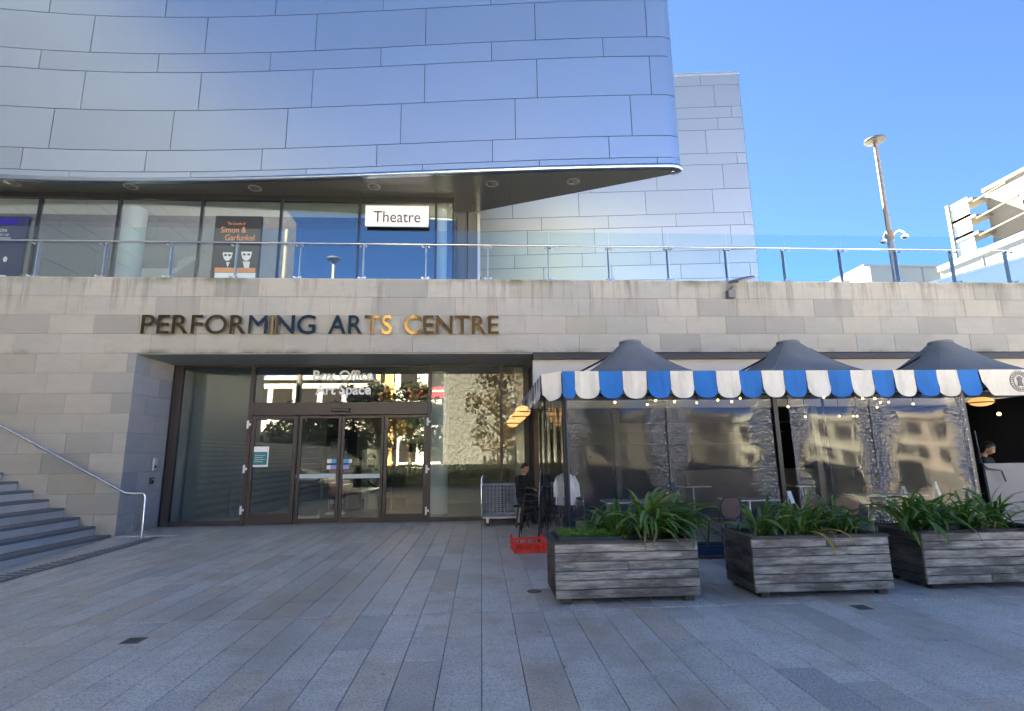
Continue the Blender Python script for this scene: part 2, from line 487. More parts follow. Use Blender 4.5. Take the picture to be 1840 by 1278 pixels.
# ================================================================== STAIRS
st = thing('stone_staircase', 'broad grey granite stairs with dark nosings climbing along the left wall', 'stairs', (-8, 12.38, 0))
for k in range(14):
    X, z = -7.97 - .346*k, .04 + .193*k
    zb = z - .193 if k else -.6
    y0, y1 = (-20 if k else -20), 12.385
    nb = MB(); 
    yy = y1
    ln = 0
    # nosing stones and riser stones, about 1.25 m long each
    while yy > -20:
        l = 1.25 + .12*math.sin(k*2.3+ln*1.7); ya = max(yy - l, -20)
        if ya > 3:
            n_ = MB(); n_.slab(X-.36, ya+.002, z-.055, X+.012, yy-.002, z, .006); n_.build('nosing', M['nosing'], st)
            r_ = MB(); r_.box(X-.05, ya+.003, zb, X, yy-.003, z-.055); r_.build('riser_stone', M['step'], st)
        else:
            n_ = MB(); n_.slab(X-.36, -20, z-.055, X+.012, yy-.002, z, .006); n_.build('nosing', M['nosing'], st)
            r_ = MB(); r_.box(X-.05, -20, zb, X, yy-.003, z-.055); r_.build('riser_stone', M['step'], st)
            break
        yy = ya; ln += 1
core = MB(); core.prism([(-8.02,-.6)] + sum([[(-8.02-.346*k, -.05+.193*k),(-8.02-.346*(k+1), -.05+.193*k)] for k in range(14)], []) + [(-17,2.7),(-17,-.6)], 12.36, -20)
core.build('stair_core', M['step'], st)

# handrail
hr = thing('handrail', 'round stainless handrail sloping down the wall to a post by the stairs', 'handrail', (-7.14, 12.05, 0))
pa = Vector((-13.4, 12.05, 4.02)); pb = Vector((-7.56, 12.05, .93)); pc = Vector((-7.2, 12.05, .912))
pts = [pa, pa.lerp(pb, .985), pb, Vector((-7.48,12.05,.915)), Vector((-7.21,12.05,.912)), Vector((-7.16,12.05,.895)), Vector((-7.14,12.05,.85)), Vector((-7.125,12.05,-.05))]
MB().tube(pts, .026, 12).build('rail', M['chrome'], hr, smooth=True)
for fx in (-9.56, -8.22):
    tt = (fx - pa.x) / (pb.x - pa.x); q = pa.lerp(pb, tt)
    mb = MB(); mb.tube([(q.x,q.y,q.z-.02),(q.x,q.y+.02,q.z-.07),(q.x,12.40,q.z-.09)], .011, 8); mb.lathe([(.035,0),(.035,.012)], 12, (q.x, 12.385, q.z-.09))
    mb.build('wall_bracket', M['satin'], hr, smooth=True)
MB().lathe([(.05,-.005),(.05,.008),(.028,.012)], 16, (-7.125,12.05,0)).build('floor_flange', M['satin'], hr)

# ================================================================== STONE WALL
wall = thing('stone_wall', 'pale limestone block wall carrying the entrance lettering below the glass balustrade', 'wall', (-2, 12.6, 0))
bk = MB()
bk.box(-16, 12.43, -.4, -7.93, 12.9, 5.80); bk.box(-7.93, 12.43, 4.03, 16, 12.9, 5.79)
bk.box(-8.3, 12.9, -.4, -7.93, 14.2, 4.03)
bk.build('wall_backing', M['mortar'], wall)
RZ = [-.40, .012, .46, .90, 1.34, 1.775, 2.22, 2.655, 3.105, 3.57, 4.03, 4.485, 4.93, 5.385, 5.835]
TW = .998
offs = {13: 1.70, 12: .38, 11: 1.06, 10: 1.37, 9: .9, 8: .2, 7: .66, 6: .1, 5: .8, 4: .35, 3: .55, 2: .0, 1: .6, 0: .3}
rt = random.Random(11)
for r in range(14):
    z0, z1 = RZ[r], RZ[r+1]
    xmax = 15.2 if r >= 10 else -7.90
    k0 = int(math.floor((-11.9 - offs[r]) / TW)); x = offs[r] + k0*TW
    while x < xmax:
        xa, xb = max(x, -12.2), min(x + TW, xmax)
        if xmax - xb < .14: xb = xmax
        if xb - xa > .1:
            d = rt.uniform(-.0025, .0025)
            w_, h_ = xb-xa-.004, z1-z0-.004
            mb = MB(); mb.slab(-w_/2, 0, -h_/2, w_/2, .028, h_/2, .003, 'y', True)
            mb.build('stone_block', M['stone'], wall, loc=((xa+xb)/2, 12.4+d, (z0+z1)/2))
        if xb == xmax: break
        x += TW
# return of the entrance recess (jamb), two stones per course
for r in range(10):
    z0, z1 = RZ[r], RZ[r+1]
    ysp = 12.4 + (.55 if r % 2 else 1.0)
    for (ya, yb) in ((12.402, ysp), (ysp, 13.93)):
        mb = MB(); mb.slab(-.03, -(yb-ya)/2+.002, -(z1-z0)/2+.002, 0, (yb-ya)/2-.002, (z1-z0)/2-.002, .003, 'x')
        mb.build('jamb_stone', M['jamb'], wall, loc=(-7.898, (ya+yb)/2, (z0+z1)/2))
# coping lip
MB().box(-16, 12.42, 5.837, 16, 12.9, 5.86).build('coping', M['jamb'], wall)
# soffit of the entrance recess and shadow gap
sf = thing('entrance_soffit', 'grey metal soffit over the recessed glass entrance', 'soffit', (-3, 13.2, 4.0))
x = -7.9
while x < 1.2:
    x1 = min(x+1.53, 1.24); mb = MB(); mb.box(x+.003, 12.43, 4.005, x1-.003, 14.1, 4.028); mb.build('soffit_panel', mat('soffit_grey', (.30,.31,.31), .5) if 'sg' not in M else M['sg'], sf); x = x1
sg = MB(); sg.box(1.25, 12.47, 3.9, 16, 12.9, 4.028); 
sgr = thing('shadow_gap_strip', 'dark steel lintel strip under the stone band above the striped awning', 'lintel', (8, 12.6, 3.9))
sg.build('shadow_gap_bar', M['black'], sgr)  # black bar painted in for the shade under the stone band

# cream bulkhead behind the awning
cw = thing('cafe_front_wall', 'cream rendered wall strip above the cafe behind the grey canopies', 'wall', (8, 12.8, 2.6))
MB().box(1.26, 12.70, 2.72, 16, 12.95, 3.9).build('render_panel', M['stone'] if False else M['cream'], cw)

# ================================================================== TERRACE
MB().box(-30, 12.9, 4.45, 40, 60, 5.15).build('terrace', mat('terrace_floor', (.35,.34,.33), .8))
tag(bpy.data.objects['terrace'], 'upper terrace floor behind the stone parapet', None, None, 'structure')

# glass balustrade
bal = thing('glass_balustrade', 'frameless glass balustrade with steel fins along the top of the stone wall', 'balustrade', (0, 12.6, 5.86))
def plate(): pass
pm = MB(); pm.box(-.763, -.006, 0, .763, .006, 1.33); pmesh = pm.mesh('glass_panel', M['rail_glass'])
po = MB(); po.slab(-.011, .07, -.1, .011, .18, .98, .003, 'y', True); pom = po.mesh('post', M['satin'])
def clampmesh():
    mb = MB()
    for s in (-1, 1):
        mb.tube([(s*.075,-.02,0),(s*.075,.05,0)], .026, 12); mb.tube([(s*.075,-.024,0),(s*.075,-.018,0)], .02, 12)
    mb.box(-.08, .03, -.014, .08, .055, .014)
    return mb.mesh('clamp', M['chrome'], True)
clm = clampmesh()
for k in range(-9, 11):
    X = .17 + 1.546*k
    put('glass_panel', pmesh, bal, loc=(X+.773, 12.6, 5.862))
    p_ = put('post', pom, bal, loc=(X, 12.6, 5.86))
    for z in (.09, .91): put('clamp', clm, p_, loc=(0, 0, z), world=False)
MB().tube([(-16,12.585-.05,6.80),(16,12.535,6.80)], .021, 10).build('handrail_bar', M['chrome'], bal, smooth=True)

# floodlight on the parapet
fl = thing('floodlight', 'grey floodlight on a short bracket mounted on the stone parapet', 'floodlight', (6.2, 12.4, 5.55))
mb = MB(); mb.box(-.09,-.16,-.17,.09,.0,.02); mb.tube([(0,-.1,.0),(.05,-.16,.12)], .06, 10); mb.build('bracket', mat('cast_grey', (.16,.17,.18), .5), fl, world=False)
mb = MB(); mb.slab(-.26,-.17,-.035,.26,.17,.03,.02); o = mb.build('lamp_head', bpy.data.materials['cast_grey'], fl, world=False, loc=(.24,-.22,.27)); o.rotation_euler = (rad(14), rad(-18), rad(12))
mb = MB(); mb.box(-.2,-.12,-.04,.2,.12,-.034); mb.build('lens', mat('lamp_lens', (.25,.26,.27), .15), o, world=False)
# ================================================================== THEATRE
th = thing('theatre_building', 'large theatre clad in brushed steel panels with a curved overhanging front', 'building', (-4, 16, 5.15))
FX = [-30, -20, -16, -14.4, -12.7, -9.1, -6.2, -1.74, 2.25, 5.55]
FY = [13.4, 14.9, 15.30, 15.42, 15.50, 15.47, 15.22, 14.76, 14.37, 14.11]
_pc = np.polyfit(FX[2:], FY[2:], 4)
def FRONT(x):
    return float(np.polyval(_pc, x)) if x > -16 else float(np.interp(x, FX, FY)) + float(np.polyval(_pc, -16)) - 15.30
TIP = 5.62
def path(x):
    """front curve, continued round the tip: x beyond TIP runs along the rounded corner"""
    if x <= TIP: return Vector((x, FRONT(x), 0))
    r = .21; s = (x - TIP) / r
    cx, cy = TIP, FRONT(TIP) + r
    a = min(s, 2.72)
    p = Vector((cx + r*math.sin(a)*1.9, cy - r*math.cos(a), 0))
    if s > 2.72:
        p += Vector((-.905, .425, 0)) * (s - 2.72) * r
    return p
END = TIP + .21*2.72
def panel(x0, x1, z0, z1, m, name='cladding_panel', gap=.011, out=0.0, t=.03):
    n = max(2, int((x1-x0)/.5) + (10 if x1 > TIP else 0)); mb = MB(); b = 0
    cs = []
    for i in range(n+1):
        x = x0+gap + (x1-x0-2*gap)*i/n
        p = path(x); q = path(x+.02); tn = (q-p).normalized(); nn = Vector((tn.y, -tn.x, 0))
        cs.append((p + nn*out, p + nn*out - nn*t))
    for (f, k) in cs:
        mb.v += [(f.x,f.y,z0+gap),(f.x,f.y,z1-gap),(k.x,k.y,z0+gap),(k.x,k.y,z1-gap)]
    for i in range(n):
        a = 4*i; c = a+4
        for q in ((a,c,c+1,a+1),(a+1,c+1,c+3,a+3),(a+2,c+2,c,a)): mb.f.append(q); mb.m.append(0)
    mb.f.append((0,1,3,2)); mb.f.append((4*n,4*n+2,4*n+3,4*n+1)); mb.m += [0,0]
    return mb.build(name, m, th, smooth=True)
ROWS = [(10.275,11.01,[-12.53,-8.88,-5.3,-1.75,1.75,5.27]), (11.01,12.385,0), (12.385,13.735,0), (13.735,14.42,0), (14.42,15.78,0), (15.78,17.1,0)]
ROWS = [(10.09,10.29,[-12.5,-8.88,-5.32,-1.76,1.75,5.25]), (10.29,11.01,[-13.9,-10.3,-6.73,-3.17,.35,3.84]), (11.01,12.385,[-13.2,-9.6,-6.02,-2.46,1.05,4.55]),
        (12.385,13.735,[-12.47,-8.87,-5.3,-1.75,1.74,5.22]), (13.735,14.42,[-13.87,-10.29,-6.71,-3.16,.34,3.81]), (14.42,15.78,[-12.44,-8.86,-5.29,-1.75,1.72,5.2]),
        (15.78,17.1,[-13.85,-10.26,-6.68,-3.15,.33,3.79]),]
XL = -24
for (z0, z1, js) in ROWS:
    xs = [js[0]-3.55*k for k in (3,2,1)] + js
    xs = [XL] + [x for x in xs if x > XL+1] + [END]
    for a, b in zip(xs[:-1], xs[1:]): panel(a, b, z0, z1, M['steel'])
# dark backing, bright bottom trim, roof cap
def shell(z0, z1, inset, m, name, t=.02):
    mb = MB(); n = 90; b = 0; xs = [XL + (TIP-XL)*i/60 for i in range(61)] + [TIP + (END-TIP)*i/14 for i in range(1,15)]
    for x in xs:
        p = path(x); q = path(x+.02); tn = (q-p).normalized(); nn = Vector((tn.y,-tn.x,0)); f = p - nn*inset
        mb.v += [(f.x,f.y,z0),(f.x,f.y,z1)]
    for i in range(len(xs)-1): mb.f.append((2*i,2*i+2,2*i+3,2*i+1)); mb.m.append(0)
    return mb.build(name, m, th, smooth=True)
shell(10.05, 17.1, .034, M['joint'], 'panel_backing')
mb = MB(); xs = [XL + (TIP-XL)*i/70 for i in range(71)] + [TIP + (END-TIP)*i/16 for i in range(1,17)]
prof = [(-.01,10.095),(.035,10.085),(.055,10.05),(.05,9.99),(.02,9.955),(-.10,9.95)]
for x in xs:
    p = path(x); q = path(x+.02); tn = (q-p).normalized(); nn = Vector((tn.y,-tn.x,0))
    for o_, z in prof: f = p + nn*o_; mb.v.append((f.x,f.y,z))
for i in range(len(xs)-1):
    for k in range(5): a = 6*i+k; mb.f.append((a+1,a+7,a+6,a)); mb.m.append(0)
mb.build('edge_trim', M['trim'], th, smooth=True)
# return side of the overhang, roof
E0 = path(END); E1 = Vector((-.12, 17.2, 0))
mb = MB(); mb.quad((E1.x,E1.y,9.96),(E0.x,E0.y,9.96),(E0.x,E0.y,17.14),(E1.x,E1.y,17.14)); mb.build('return_wall', M['steel2'], th)
mb = MB(); pl = [(XL,FRONT(XL)+.1)] + [(x, FRONT(x)+.1) for x in np.linspace(XL+.5, TIP, 40)] + [(E0.x-.05,E0.y+.02),(E1.x,E1.y),(E1.x,44),(XL,44)]
mb.quad(*[(a, b, 17.1) for a, b in pl[:-4]] + [(E0.x-.05,E0.y+.02,17.1),(-.05,17.1,17.1),(XL,17.1,17.1)]); mb.quad((-.1,17.45,17.1),(-.12,44,17.1),(XL,44,17.1),(XL,17.45,17.1)); mb.build('roof', M['soffit'], th)  # roof slot added over the lobby to let daylight down
mb = MB(); mb.quad((XL,16.75,9.97),(-.2,16.75,9.97),(-.2,16.75,17.1),(XL,16.75,17.1)); mb.quad((XL,17.8,9.7),(XL,17.8,17.1),(-.2,17.8,17.1),(-.2,17.8,9.7)); mb.quad((-.2,16.75,9.97),(-.2,17.8,9.97),(-.2,17.8,17.1),(-.2,16.75,17.1)); mb.build('added_light_shaft', M['white'], th)  # unseen white shaft, added to brighten the columns behind the upper glass
# soffit panels, 1.22 m strips running back to the glass line
GY = 16.28
def back_y(x): return GY if x < -.9 else E0.y + (E1.y-E0.y)*(E0.x-x)/(E0.x-E1.x)
x = -24.0; SX = [x + 1.205*k for k in range(0, 26) if x + 1.205*k < 5.9]
# align one joint with the photo's joint under the tip
j0 = at(851, 400, Z=9.99).x; sh_ = (j0 - SX[0]) % 1.205; SX = [q + sh_ for q in SX]; SX = [XL] + SX
M['lamp_ring'] = mat('lamp_ring', (.20,.205,.21), .35)
for a, b in zip(SX[:-1], SX[1:]):
    b = min(b, 5.95)
    if a > 5.4: continue
    n = 4; mb = MB(); top = []
    for i in range(n+1):
        q = a+.006 + (b-a-.012)*i/n
        top.append((q, min(FRONT(min(q, TIP))+.06 + (.15 if q > TIP else 0), back_y(q) if q > -.9 else 99), (back_y(q) + (.45 if q < -.9 else 0)) if not (q > -.9 and q < -.1) else 17.2))
    for i in range(n+1): mb.v += [(top[i][0], top[i][1], 9.965), (top[i][0], max(top[i][2], top[i][1]+.01), 9.965)]
    for i in range(n): mb.f.append((2*i, 2*i+1, 2*i+3, 2*i+2)); mb.m.append(0)
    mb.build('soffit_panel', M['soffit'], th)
mb = MB(); mb.quad(*[(a, b, 9.985) for a, b in pl[:-2]] + [(-.12,16.74,9.985),(XL,16.74,9.985)]); mb.build('soffit_backing', M['joint'], th)
for (px, py) in ((22,329),(235,335),(458,338),(672,335),(884,330),(1030,326)):
    p = at(px, py, Z=9.96)
    mb = MB(); mb.lathe([(.2,0),(.21,-.012),(.16,-.02),(.15,0.0)], 20, (p.x,p.y,9.96)); o = mb.build('downlight', M['lamp_ring'], th, smooth=True)
    mb = MB(); mb.lathe([(.148,-.004),(.10,-.03),(0.001,-.04)], 16, (p.x,p.y,9.96)); mb.build('downlight_lens', M['soffit'], o, smooth=True)

# upper glass front
ug = MB()
cols = [-24, -20.5] + [at(px, 430, Y=GY).x for px in (-85, 62, 207, 358, 502, 644, 783)] + [-.90]
for a, b in zip(cols[:-1], cols[1:]):
    mb = MB(); mb.box(a+.03, GY, 5.15, b-.03, GY+.02, 9.80); mb.build('window_pane', M['glass_up'], th)
for q in cols:
    mb = MB(); mb.box(q-.035, GY-.03, 5.15, q+.035, GY+.10, 9.96); mb.build('mullion', M['black'], th)
MB().box(-24, GY-.02, 9.80, -.9, GY+.1, 9.962).build('head_rail', M['black'], th)
MB().box(-24, GY-.02, 5.15, -.9, GY+.1, 5.25).build('sill_rail', M['black'], th)
# angled dark return beside the glass
mb = MB(); mb.box(-.865, GY+.01, 5.15, -.845, 17.9, 9.96); mb.build('corner_pane', M['glass_up'], th)
mb = MB(); mb.quad((-.84,17.3,5.15),(-.1,17.3,5.15),(-.1,17.3,9.96),(-.84,17.3,9.96)); mb.build('return_panel', M['soffit'], th)
mb = MB(); mb.box(-.12,17.25,5.15,-.03,17.33,9.96); mb.build('corner_bar', M['satin'], th)
mb = MB(); mb.box(-.48,17.22,5.15,-.44,17.3,9.96); mb.build('return_joint', M['black'], th)
# lobby behind the upper glass
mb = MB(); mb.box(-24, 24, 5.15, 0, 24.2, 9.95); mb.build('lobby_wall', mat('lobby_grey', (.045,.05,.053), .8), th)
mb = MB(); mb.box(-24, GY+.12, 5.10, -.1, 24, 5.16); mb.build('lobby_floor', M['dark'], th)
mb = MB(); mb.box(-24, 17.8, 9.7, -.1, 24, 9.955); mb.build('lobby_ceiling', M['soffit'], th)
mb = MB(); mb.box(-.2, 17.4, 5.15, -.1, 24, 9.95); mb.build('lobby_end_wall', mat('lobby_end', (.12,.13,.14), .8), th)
for (px, w) in ((238, 36), (793, 20)):
    yy = 16.85 if w > 30 else 16.62
    p = at(px, 430, Y=yy); r = w/951*.5*(yy*.98+1.3)
    MB().lathe([(r,0),(r,4.55)], 28, (p.x, yy, 5.15)).build('column', M['white'], th, smooth=True)
# interior white stair balustrade seen through the glass
mb = MB()
pz = [at(300,500,Y=21), at(300,488,Y=21), at(318,480,Y=21), at(318,470,Y=21), at(335,460,Y=21), at(335,450,Y=21), at(352,440,Y=21), at(352,430,Y=21), at(385,405,Y=21), at(385,440,Y=21), at(300,498,Y=21)]
mb.prism([(q.x,q.z) for q in pz[1:-1]] + [(pz[0].x, pz[0].z)], 21.0, 21.12); mb.build('lobby_stair', M['white'], th)
mb = MB(); a, b = at(240,482,Y=20.5), at(300,500,Y=20.5); mb.box(a.x, 20.5, 5.15, b.x, 20.6, a.z); mb.build('lobby_counter', M['white'], th)

# rear steel block
rb0 = (-.6, 25.3+.094*5.6); n_ = Vector((.9956,-.0936,0))
def RBK(x): return 25.3 - .094*(x-5)
XR = 13.84
def rpanel(x0, x1, z0, z1):
    gq = .011; mb = MB(); n = Vector((-.0936,-.9956,0))*.03
    a, b = x0+gq, x1-gq
    A, B = Vector((a,RBK(a),0)), Vector((b,RBK(b),0))
    mb.v = [(A.x+n.x,A.y+n.y,z0+gq),(B.x+n.x,B.y+n.y,z0+gq),(B.x+n.x,B.y+n.y,z1-gq),(A.x+n.x,A.y+n.y,z1-gq),(A.x,A.y,z0+gq),(B.x,B.y,z0+gq),(B.x,B.y,z1-gq),(A.x,A.y,z1-gq)]
    mb.f = [(0,1,2,3),(0,4,5,1),(1,5,6,2),(2,6,7,3),(3,7,4,0)]; mb.m = [0]*5
    mb.build('cladding_panel', M['steel2'], th)
RZ2 = [5.2, 5.95, 7.35, 8.05, 9.45, 10.20, 10.97, 11.68, 13.0, 13.69, 15.0, 16.39, 17.03, 18.38, 19.07, 19.73, 21.03, 21.69]
JJ = {16: 11.82, 15: 12.49, 14: 13.3, 13: 12.53, 12: 11.84, 11: 13.35, 10: 12.55, 9: 11.92, 8: 13.40, 7: 12.66, 6: 11.99, 5: 13.45, 4: 12.7, 3: 12.0, 2: 13.4, 1: 12.6, 0: 12.0}
for r in range(len(RZ2)-1):
    j = JJ.get(r, 12.5); xs = [XR]
    while j > -.4: xs.append(j); j -= 3.425
    xs.append(-.5); xs = xs[::-1]
    for a, b in zip(xs[:-1], xs[1:]):
        if b-a > .2: rpanel(a, b, RZ2[r], RZ2[r+1])
mb = MB(); mb.prism([(-24,RBK(-.5)+.01),(-.5,RBK(-.5)+.01),(XR-.01,RBK(XR)+.01),(XR-.01,44),(-24,44)], 5.15, 21.66, 'z'); mb.build('rear_core', M['joint'], th)  # core stretched left, unseen, to block sun from the canopies
mb = MB(); mb.prism([(-.5,RBK(-.5)-.05),(XR+.02,RBK(XR)-.05),(XR+.02,44),(-.5,44)], 21.68, 21.8, 'z'); mb.build('roof_cap', M['steel2'], th)
mb = MB(); mb.quad((XR,RBK(XR)-.03,5.15),(XR,44,5.15),(XR,44,21.7),(XR,RBK(XR)-.03,21.7)); mb.build('rear_side_wall', M['steel2'], th)

# Theatre sign
ts = thing('theatre_sign', 'white rectangular sign reading Theatre hung in the upper window', 'sign', (at(712,408,Y=16.1).x, 16.1, at(712,408,Y=16.1).z))
a, b = at(657,369,Y=16.1), at(770,408,Y=16.1)
MB().box(a.x, 16.1, b.z, b.x, 16.14, a.z).build('sign_board', M['white'], ts)
tm = text_mesh('Theatre', .40, .004, -.004, width=at(755,400,Y=16.1).x-at(671,400,Y=16.1).x)
shift(tm, (at(671,400,Y=16.1).x, 16.094, at(671,399,Y=16.1).z)).build('lettering', M['black'], ts)
for x in (a.x+.12, b.x-.12):
    mb = MB(); mb.tube([(x,16.12,a.z),(x,16.12,9.8)], .008, 6); mb.build('hanger', M['black'], ts)

# posters on the upper glass
def poster(name, label, px0, py0, px1, py1, Y, bgc):
    a, b = at(px0,py0,Y=Y), at(px1,py1,Y=Y)
    r = thing(name, label, 'poster', ((a.x+b.x)/2, Y, b.z))
    mb = MB(); mb.box(a.x, Y, b.z, b.x, Y+.015, a.z); mb.build('poster_sheet', bgc, r)
    return r, a, b
def ptext(r, s, px0, px1, pyb, hpx, Y, m, bold=0.0, name='lettering'):
    a, b = at(px0,pyb,Y=Y), at(px1,pyb,Y=Y); h = at(px0,pyb-hpx,Y=Y).z - a.z
    tm = text_mesh(s, h, .001, bold, width=b.x-a.x); shift(tm, (a.x, Y-.004, a.z)); return tm.build(name, m, r)
PY = GY - .035
pdark = mat('poster_dark', (.02,.025,.03), .5); porange = mat('poster_orange', (.75,.28,.10), .6, emit=(.75,.28,.10), es=0.0); pskin = mat('poster_white', (.75,.73,.70), .6)
r, a, b = poster('concert_poster', 'tall dark poster with orange lettering and two pale faces behind the upper glass', 388, 388, 463, 502, PY, pdark)
ptext(r, 'The Sounds of', 409, 441, 404, 5, PY, porange); ptext(r, 'Simon &', 397, 442, 418, 11, PY, porange, .0); ptext(r, 'Garfunkel', 404, 457, 432, 11, PY, porange)
for cx, cy, s in ((409, 458, 1.0), (443, 457, 1.08)):
    p = at(cx, cy, Y=PY-.012); mb = MB()
    mb.prism([(p.x+.16*s*math.cos(t)*(1 if math.sin(t) > 0 else .85), p.z+.2*s*math.sin(t)) for t in np.linspace(0, 2*math.pi, 18)[:-1]], PY-.012, PY-.004)
    if s > 1.05: mb.prism([(p.x-.10,p.z-.24),(p.x+.12,p.z-.24),(p.x+.10,p.z-.52),(p.x-.02,p.z-.52)], PY-.010, PY-.003)
    else: mb.prism([(p.x-.03,p.z-.24),(p.x+.08,p.z-.24),(p.x+.03,p.z-.42)], PY-.010, PY-.003)
    o = mb.build('face_print', pskin, r)
    mb = MB()
    for e in (-1, 1): mb.prism([(p.x+e*.062*s+.05*math.cos(t), p.z-.01*s+.035*math.sin(t)) for t in np.linspace(0,2*math.pi,10)[:-1]], PY-.016, PY-.012)
    mb.prism([(p.x+.175*s*math.cos(t_), p.z+.03*s+.20*s*math.sin(t_)) for t_ in np.linspace(.25, math.pi-.25, 12)], PY-.014, PY-.0125)
    mb.build('dark_glasses', pdark, o)
a1, b1 = at(386,481,Y=PY-.02), at(458,490,Y=PY-.02); mb = MB(); mb.box(a1.x,PY-.02,b1.z,b1.x,PY-.01,a1.z); mb.build('orange_band', porange, r)
a1, b1 = at(386,490,Y=PY-.02), at(458,502,Y=PY-.02); mb = MB(); mb.box(a1.x,PY-.02,b1.z-.05,b1.x,PY-.01,a1.z-.003); mb.build('white_band', M['white'], r)
r, a, b = poster('blue_poster', 'deep blue poster with small white words at the far end of the upper glass', -60, 388, 33, 510, PY, mat('poster_blue', (.02,.03,.09), .4))
ptext(r, 'ON', 0, 12, 417, 6, PY, pskin); ptext(r, 'IC OF', 0, 16, 424, 4, PY, pskin); ptext(r, 'WOOD', 0, 19, 430, 4, PY, pskin)
p = at(9, 466, Y=PY-.01); mb = MB(); mb.prism([(p.x+.06*math.cos(t), p.z+.09*math.sin(t)) for t in np.linspace(0,2*math.pi,12)[:-1]], PY-.01, PY-.004); mb.build('round_print', pskin, r)
a1, b1 = at(-60,494,Y=PY-.02), at(9,500,Y=PY-.02); mb = MB(); mb.box(a1.x,PY-.02,b1.z,b1.x,PY-.01,a1.z); mb.build('white_band', M['white'], r)
a1, b1 = at(-60,392,Y=PY-.02), at(31,403,Y=PY-.02); mb = MB(); mb.box(a1.x,PY-.012,b1.z,b1.x,PY-.005,a1.z); mb.build('blue_band', mat('poster_ultramarine', (.01,.01,.28), .4), r)

# ================================================================== ENTRANCE LETTERS
M['bronze'] = mat('polished_bronze', (.055,.046,.034), .06, 1.0)
M['reflect_side'] = mat('letter_return', (.62,.58,.48), .28, 1.0)  # same metal as the fronts, paler to paint in the reflected stone
sg_ = thing('entrance_sign', 'polished bronze letters spelling PERFORMING ARTS CENTRE on the stone wall', 'sign', (-3.7, 12.4, 4.46))
def word(wd, x0, x1, zb, h, Y):
    ms = [text_mesh(ch, h, 0.03, .010 if ch not in 'M' else 0.0, res=6) for ch in wd]
    side = {'A': -.03, 'T': -.02}
    ws = [m_.w for m_ in ms]; gap = .055
    tot = sum(ws) + gap*(len(wd)-1); k = (x1-x0)/tot; x = x0
    for ch, m_ in zip(wd, ms):
        m_.v = [(q[0]*k + x, q[1], q[2]) for q in m_.v]
        x += (max(q[0] for q in m_.v) - min(q[0] for q in m_.v)) + gap*k
        # dark fronts, paler returns: the wall's reflection is put into their colour
        mi = []
        for f in m_.f:
            p0, p1, p2 = [Vector(m_.v[i]) for i in f[:3]]; n = (p1-p0).cross(p2-p0).normalized(); mi.append(0 if abs(n.y) > .7 else 1)
        m_.m = mi; shift(m_, (0, Y, zb))
        m_.build('letter', [M['bronze'], M['reflect_side']], sg_)
LY = 12.31
word('PERFORMING', at(253,600,Y=LY).x, at(567,600,Y=LY).x, 4.46, .47, LY)
word('ARTS', at(590,600,Y=LY).x, at(704,600,Y=LY).x, 4.46, .47, LY)
word('CENTRE', at(727,600,Y=LY).x, at(896,600,Y=LY).x, 4.46, .47, LY)
mb = MB()
for i in range(20):
    x = -7.6 + i*.42; mb.tube([(x, 12.33, 4.7),(x, 12.40, 4.7)], .008, 6)
# ================================================================== ENTRANCE GLAZING
ent = thing('glass_entrance', 'dark framed glass entrance with sliding doors under the bronze lettering', 'entrance', (-3.3, 14.0, 0))
EY = 14.0
def fr(x0, x1, z0, z1, y0=EY-.05, y1=EY+.07, name='frame_bar', parent=None, m=None):
    mb = MB(); mb.slab(x0, y0, z0, x1, y1, z1, .004, 'y', True); return mb.build(name, m or M['frame'], parent or ent)
fr(-7.87, -7.68, 0, 4.02, name='frame_post'); fr(-5.965, -5.86, 0, 4.02, name='frame_post'); fr(-1.40, -1.31, 0, 4.02, name='frame_post')
fr(.49, .56, 0, 4.02, name='frame_post'); fr(1.12, 1.26, 0, 4.02, name='frame_post')
fr(-7.68, 1.12, 3.95, 4.02, EY-.045, EY+.065, name='head_bar'); 
for a, b in ((-7.68, -5.965), (-1.31, .49), (.56, 1.12)): fr(a, b, 0, .10, EY-.045, EY+.065, name='sill_bar')
fr(-5.86, -1.40, 2.70, 3.02, EY-.09, EY+.08, 'header_beam')
def pane(x0, x1, z0, z1, y=EY, parent=None, name='pane'):
    mb = MB(); mb.box(x0, y, z0, x1, y+.012, z1); return mb.build(name, M['glass'], parent or ent)
pane(-7.68, -5.965, .1, 3.95); pane(-5.86, -4.66, 3.02, 3.95); pane(-4.655, -2.54, 3.02, 3.95); pane(-2.535, -1.40, 3.02, 3.95)
pane(-1.31, .49, .1, 3.95); pane(.56, 1.12, .1, 3.95)
# black panel behind the lettering
a, b = at(540,655,Y=14.05), at(690,723,Y=14.05)
MB().box(a.x, 14.03, b.z+.02, b.x, 14.06, 3.95).build('backing_panel', M['dark'], ent)
M['vinyl'] = mat('white_vinyl', (.90,.90,.90), .5)
for s, x0, x1, yb, hp in (('Box Office', 562, 670, 683, 18), ('Art Space', 566, 666, 709, 19)):
    a, b = at(x0, yb, Y=EY-.012), at(x1, yb, Y=EY-.012); h = a.z - at(x0, yb+hp, Y=EY-.012).z
    t_ = text_mesh(s, h, .002, .026, width=b.x-a.x); shift(t_, (a.x, EY-.003, a.z)).build('lettering', M['vinyl'], ent)
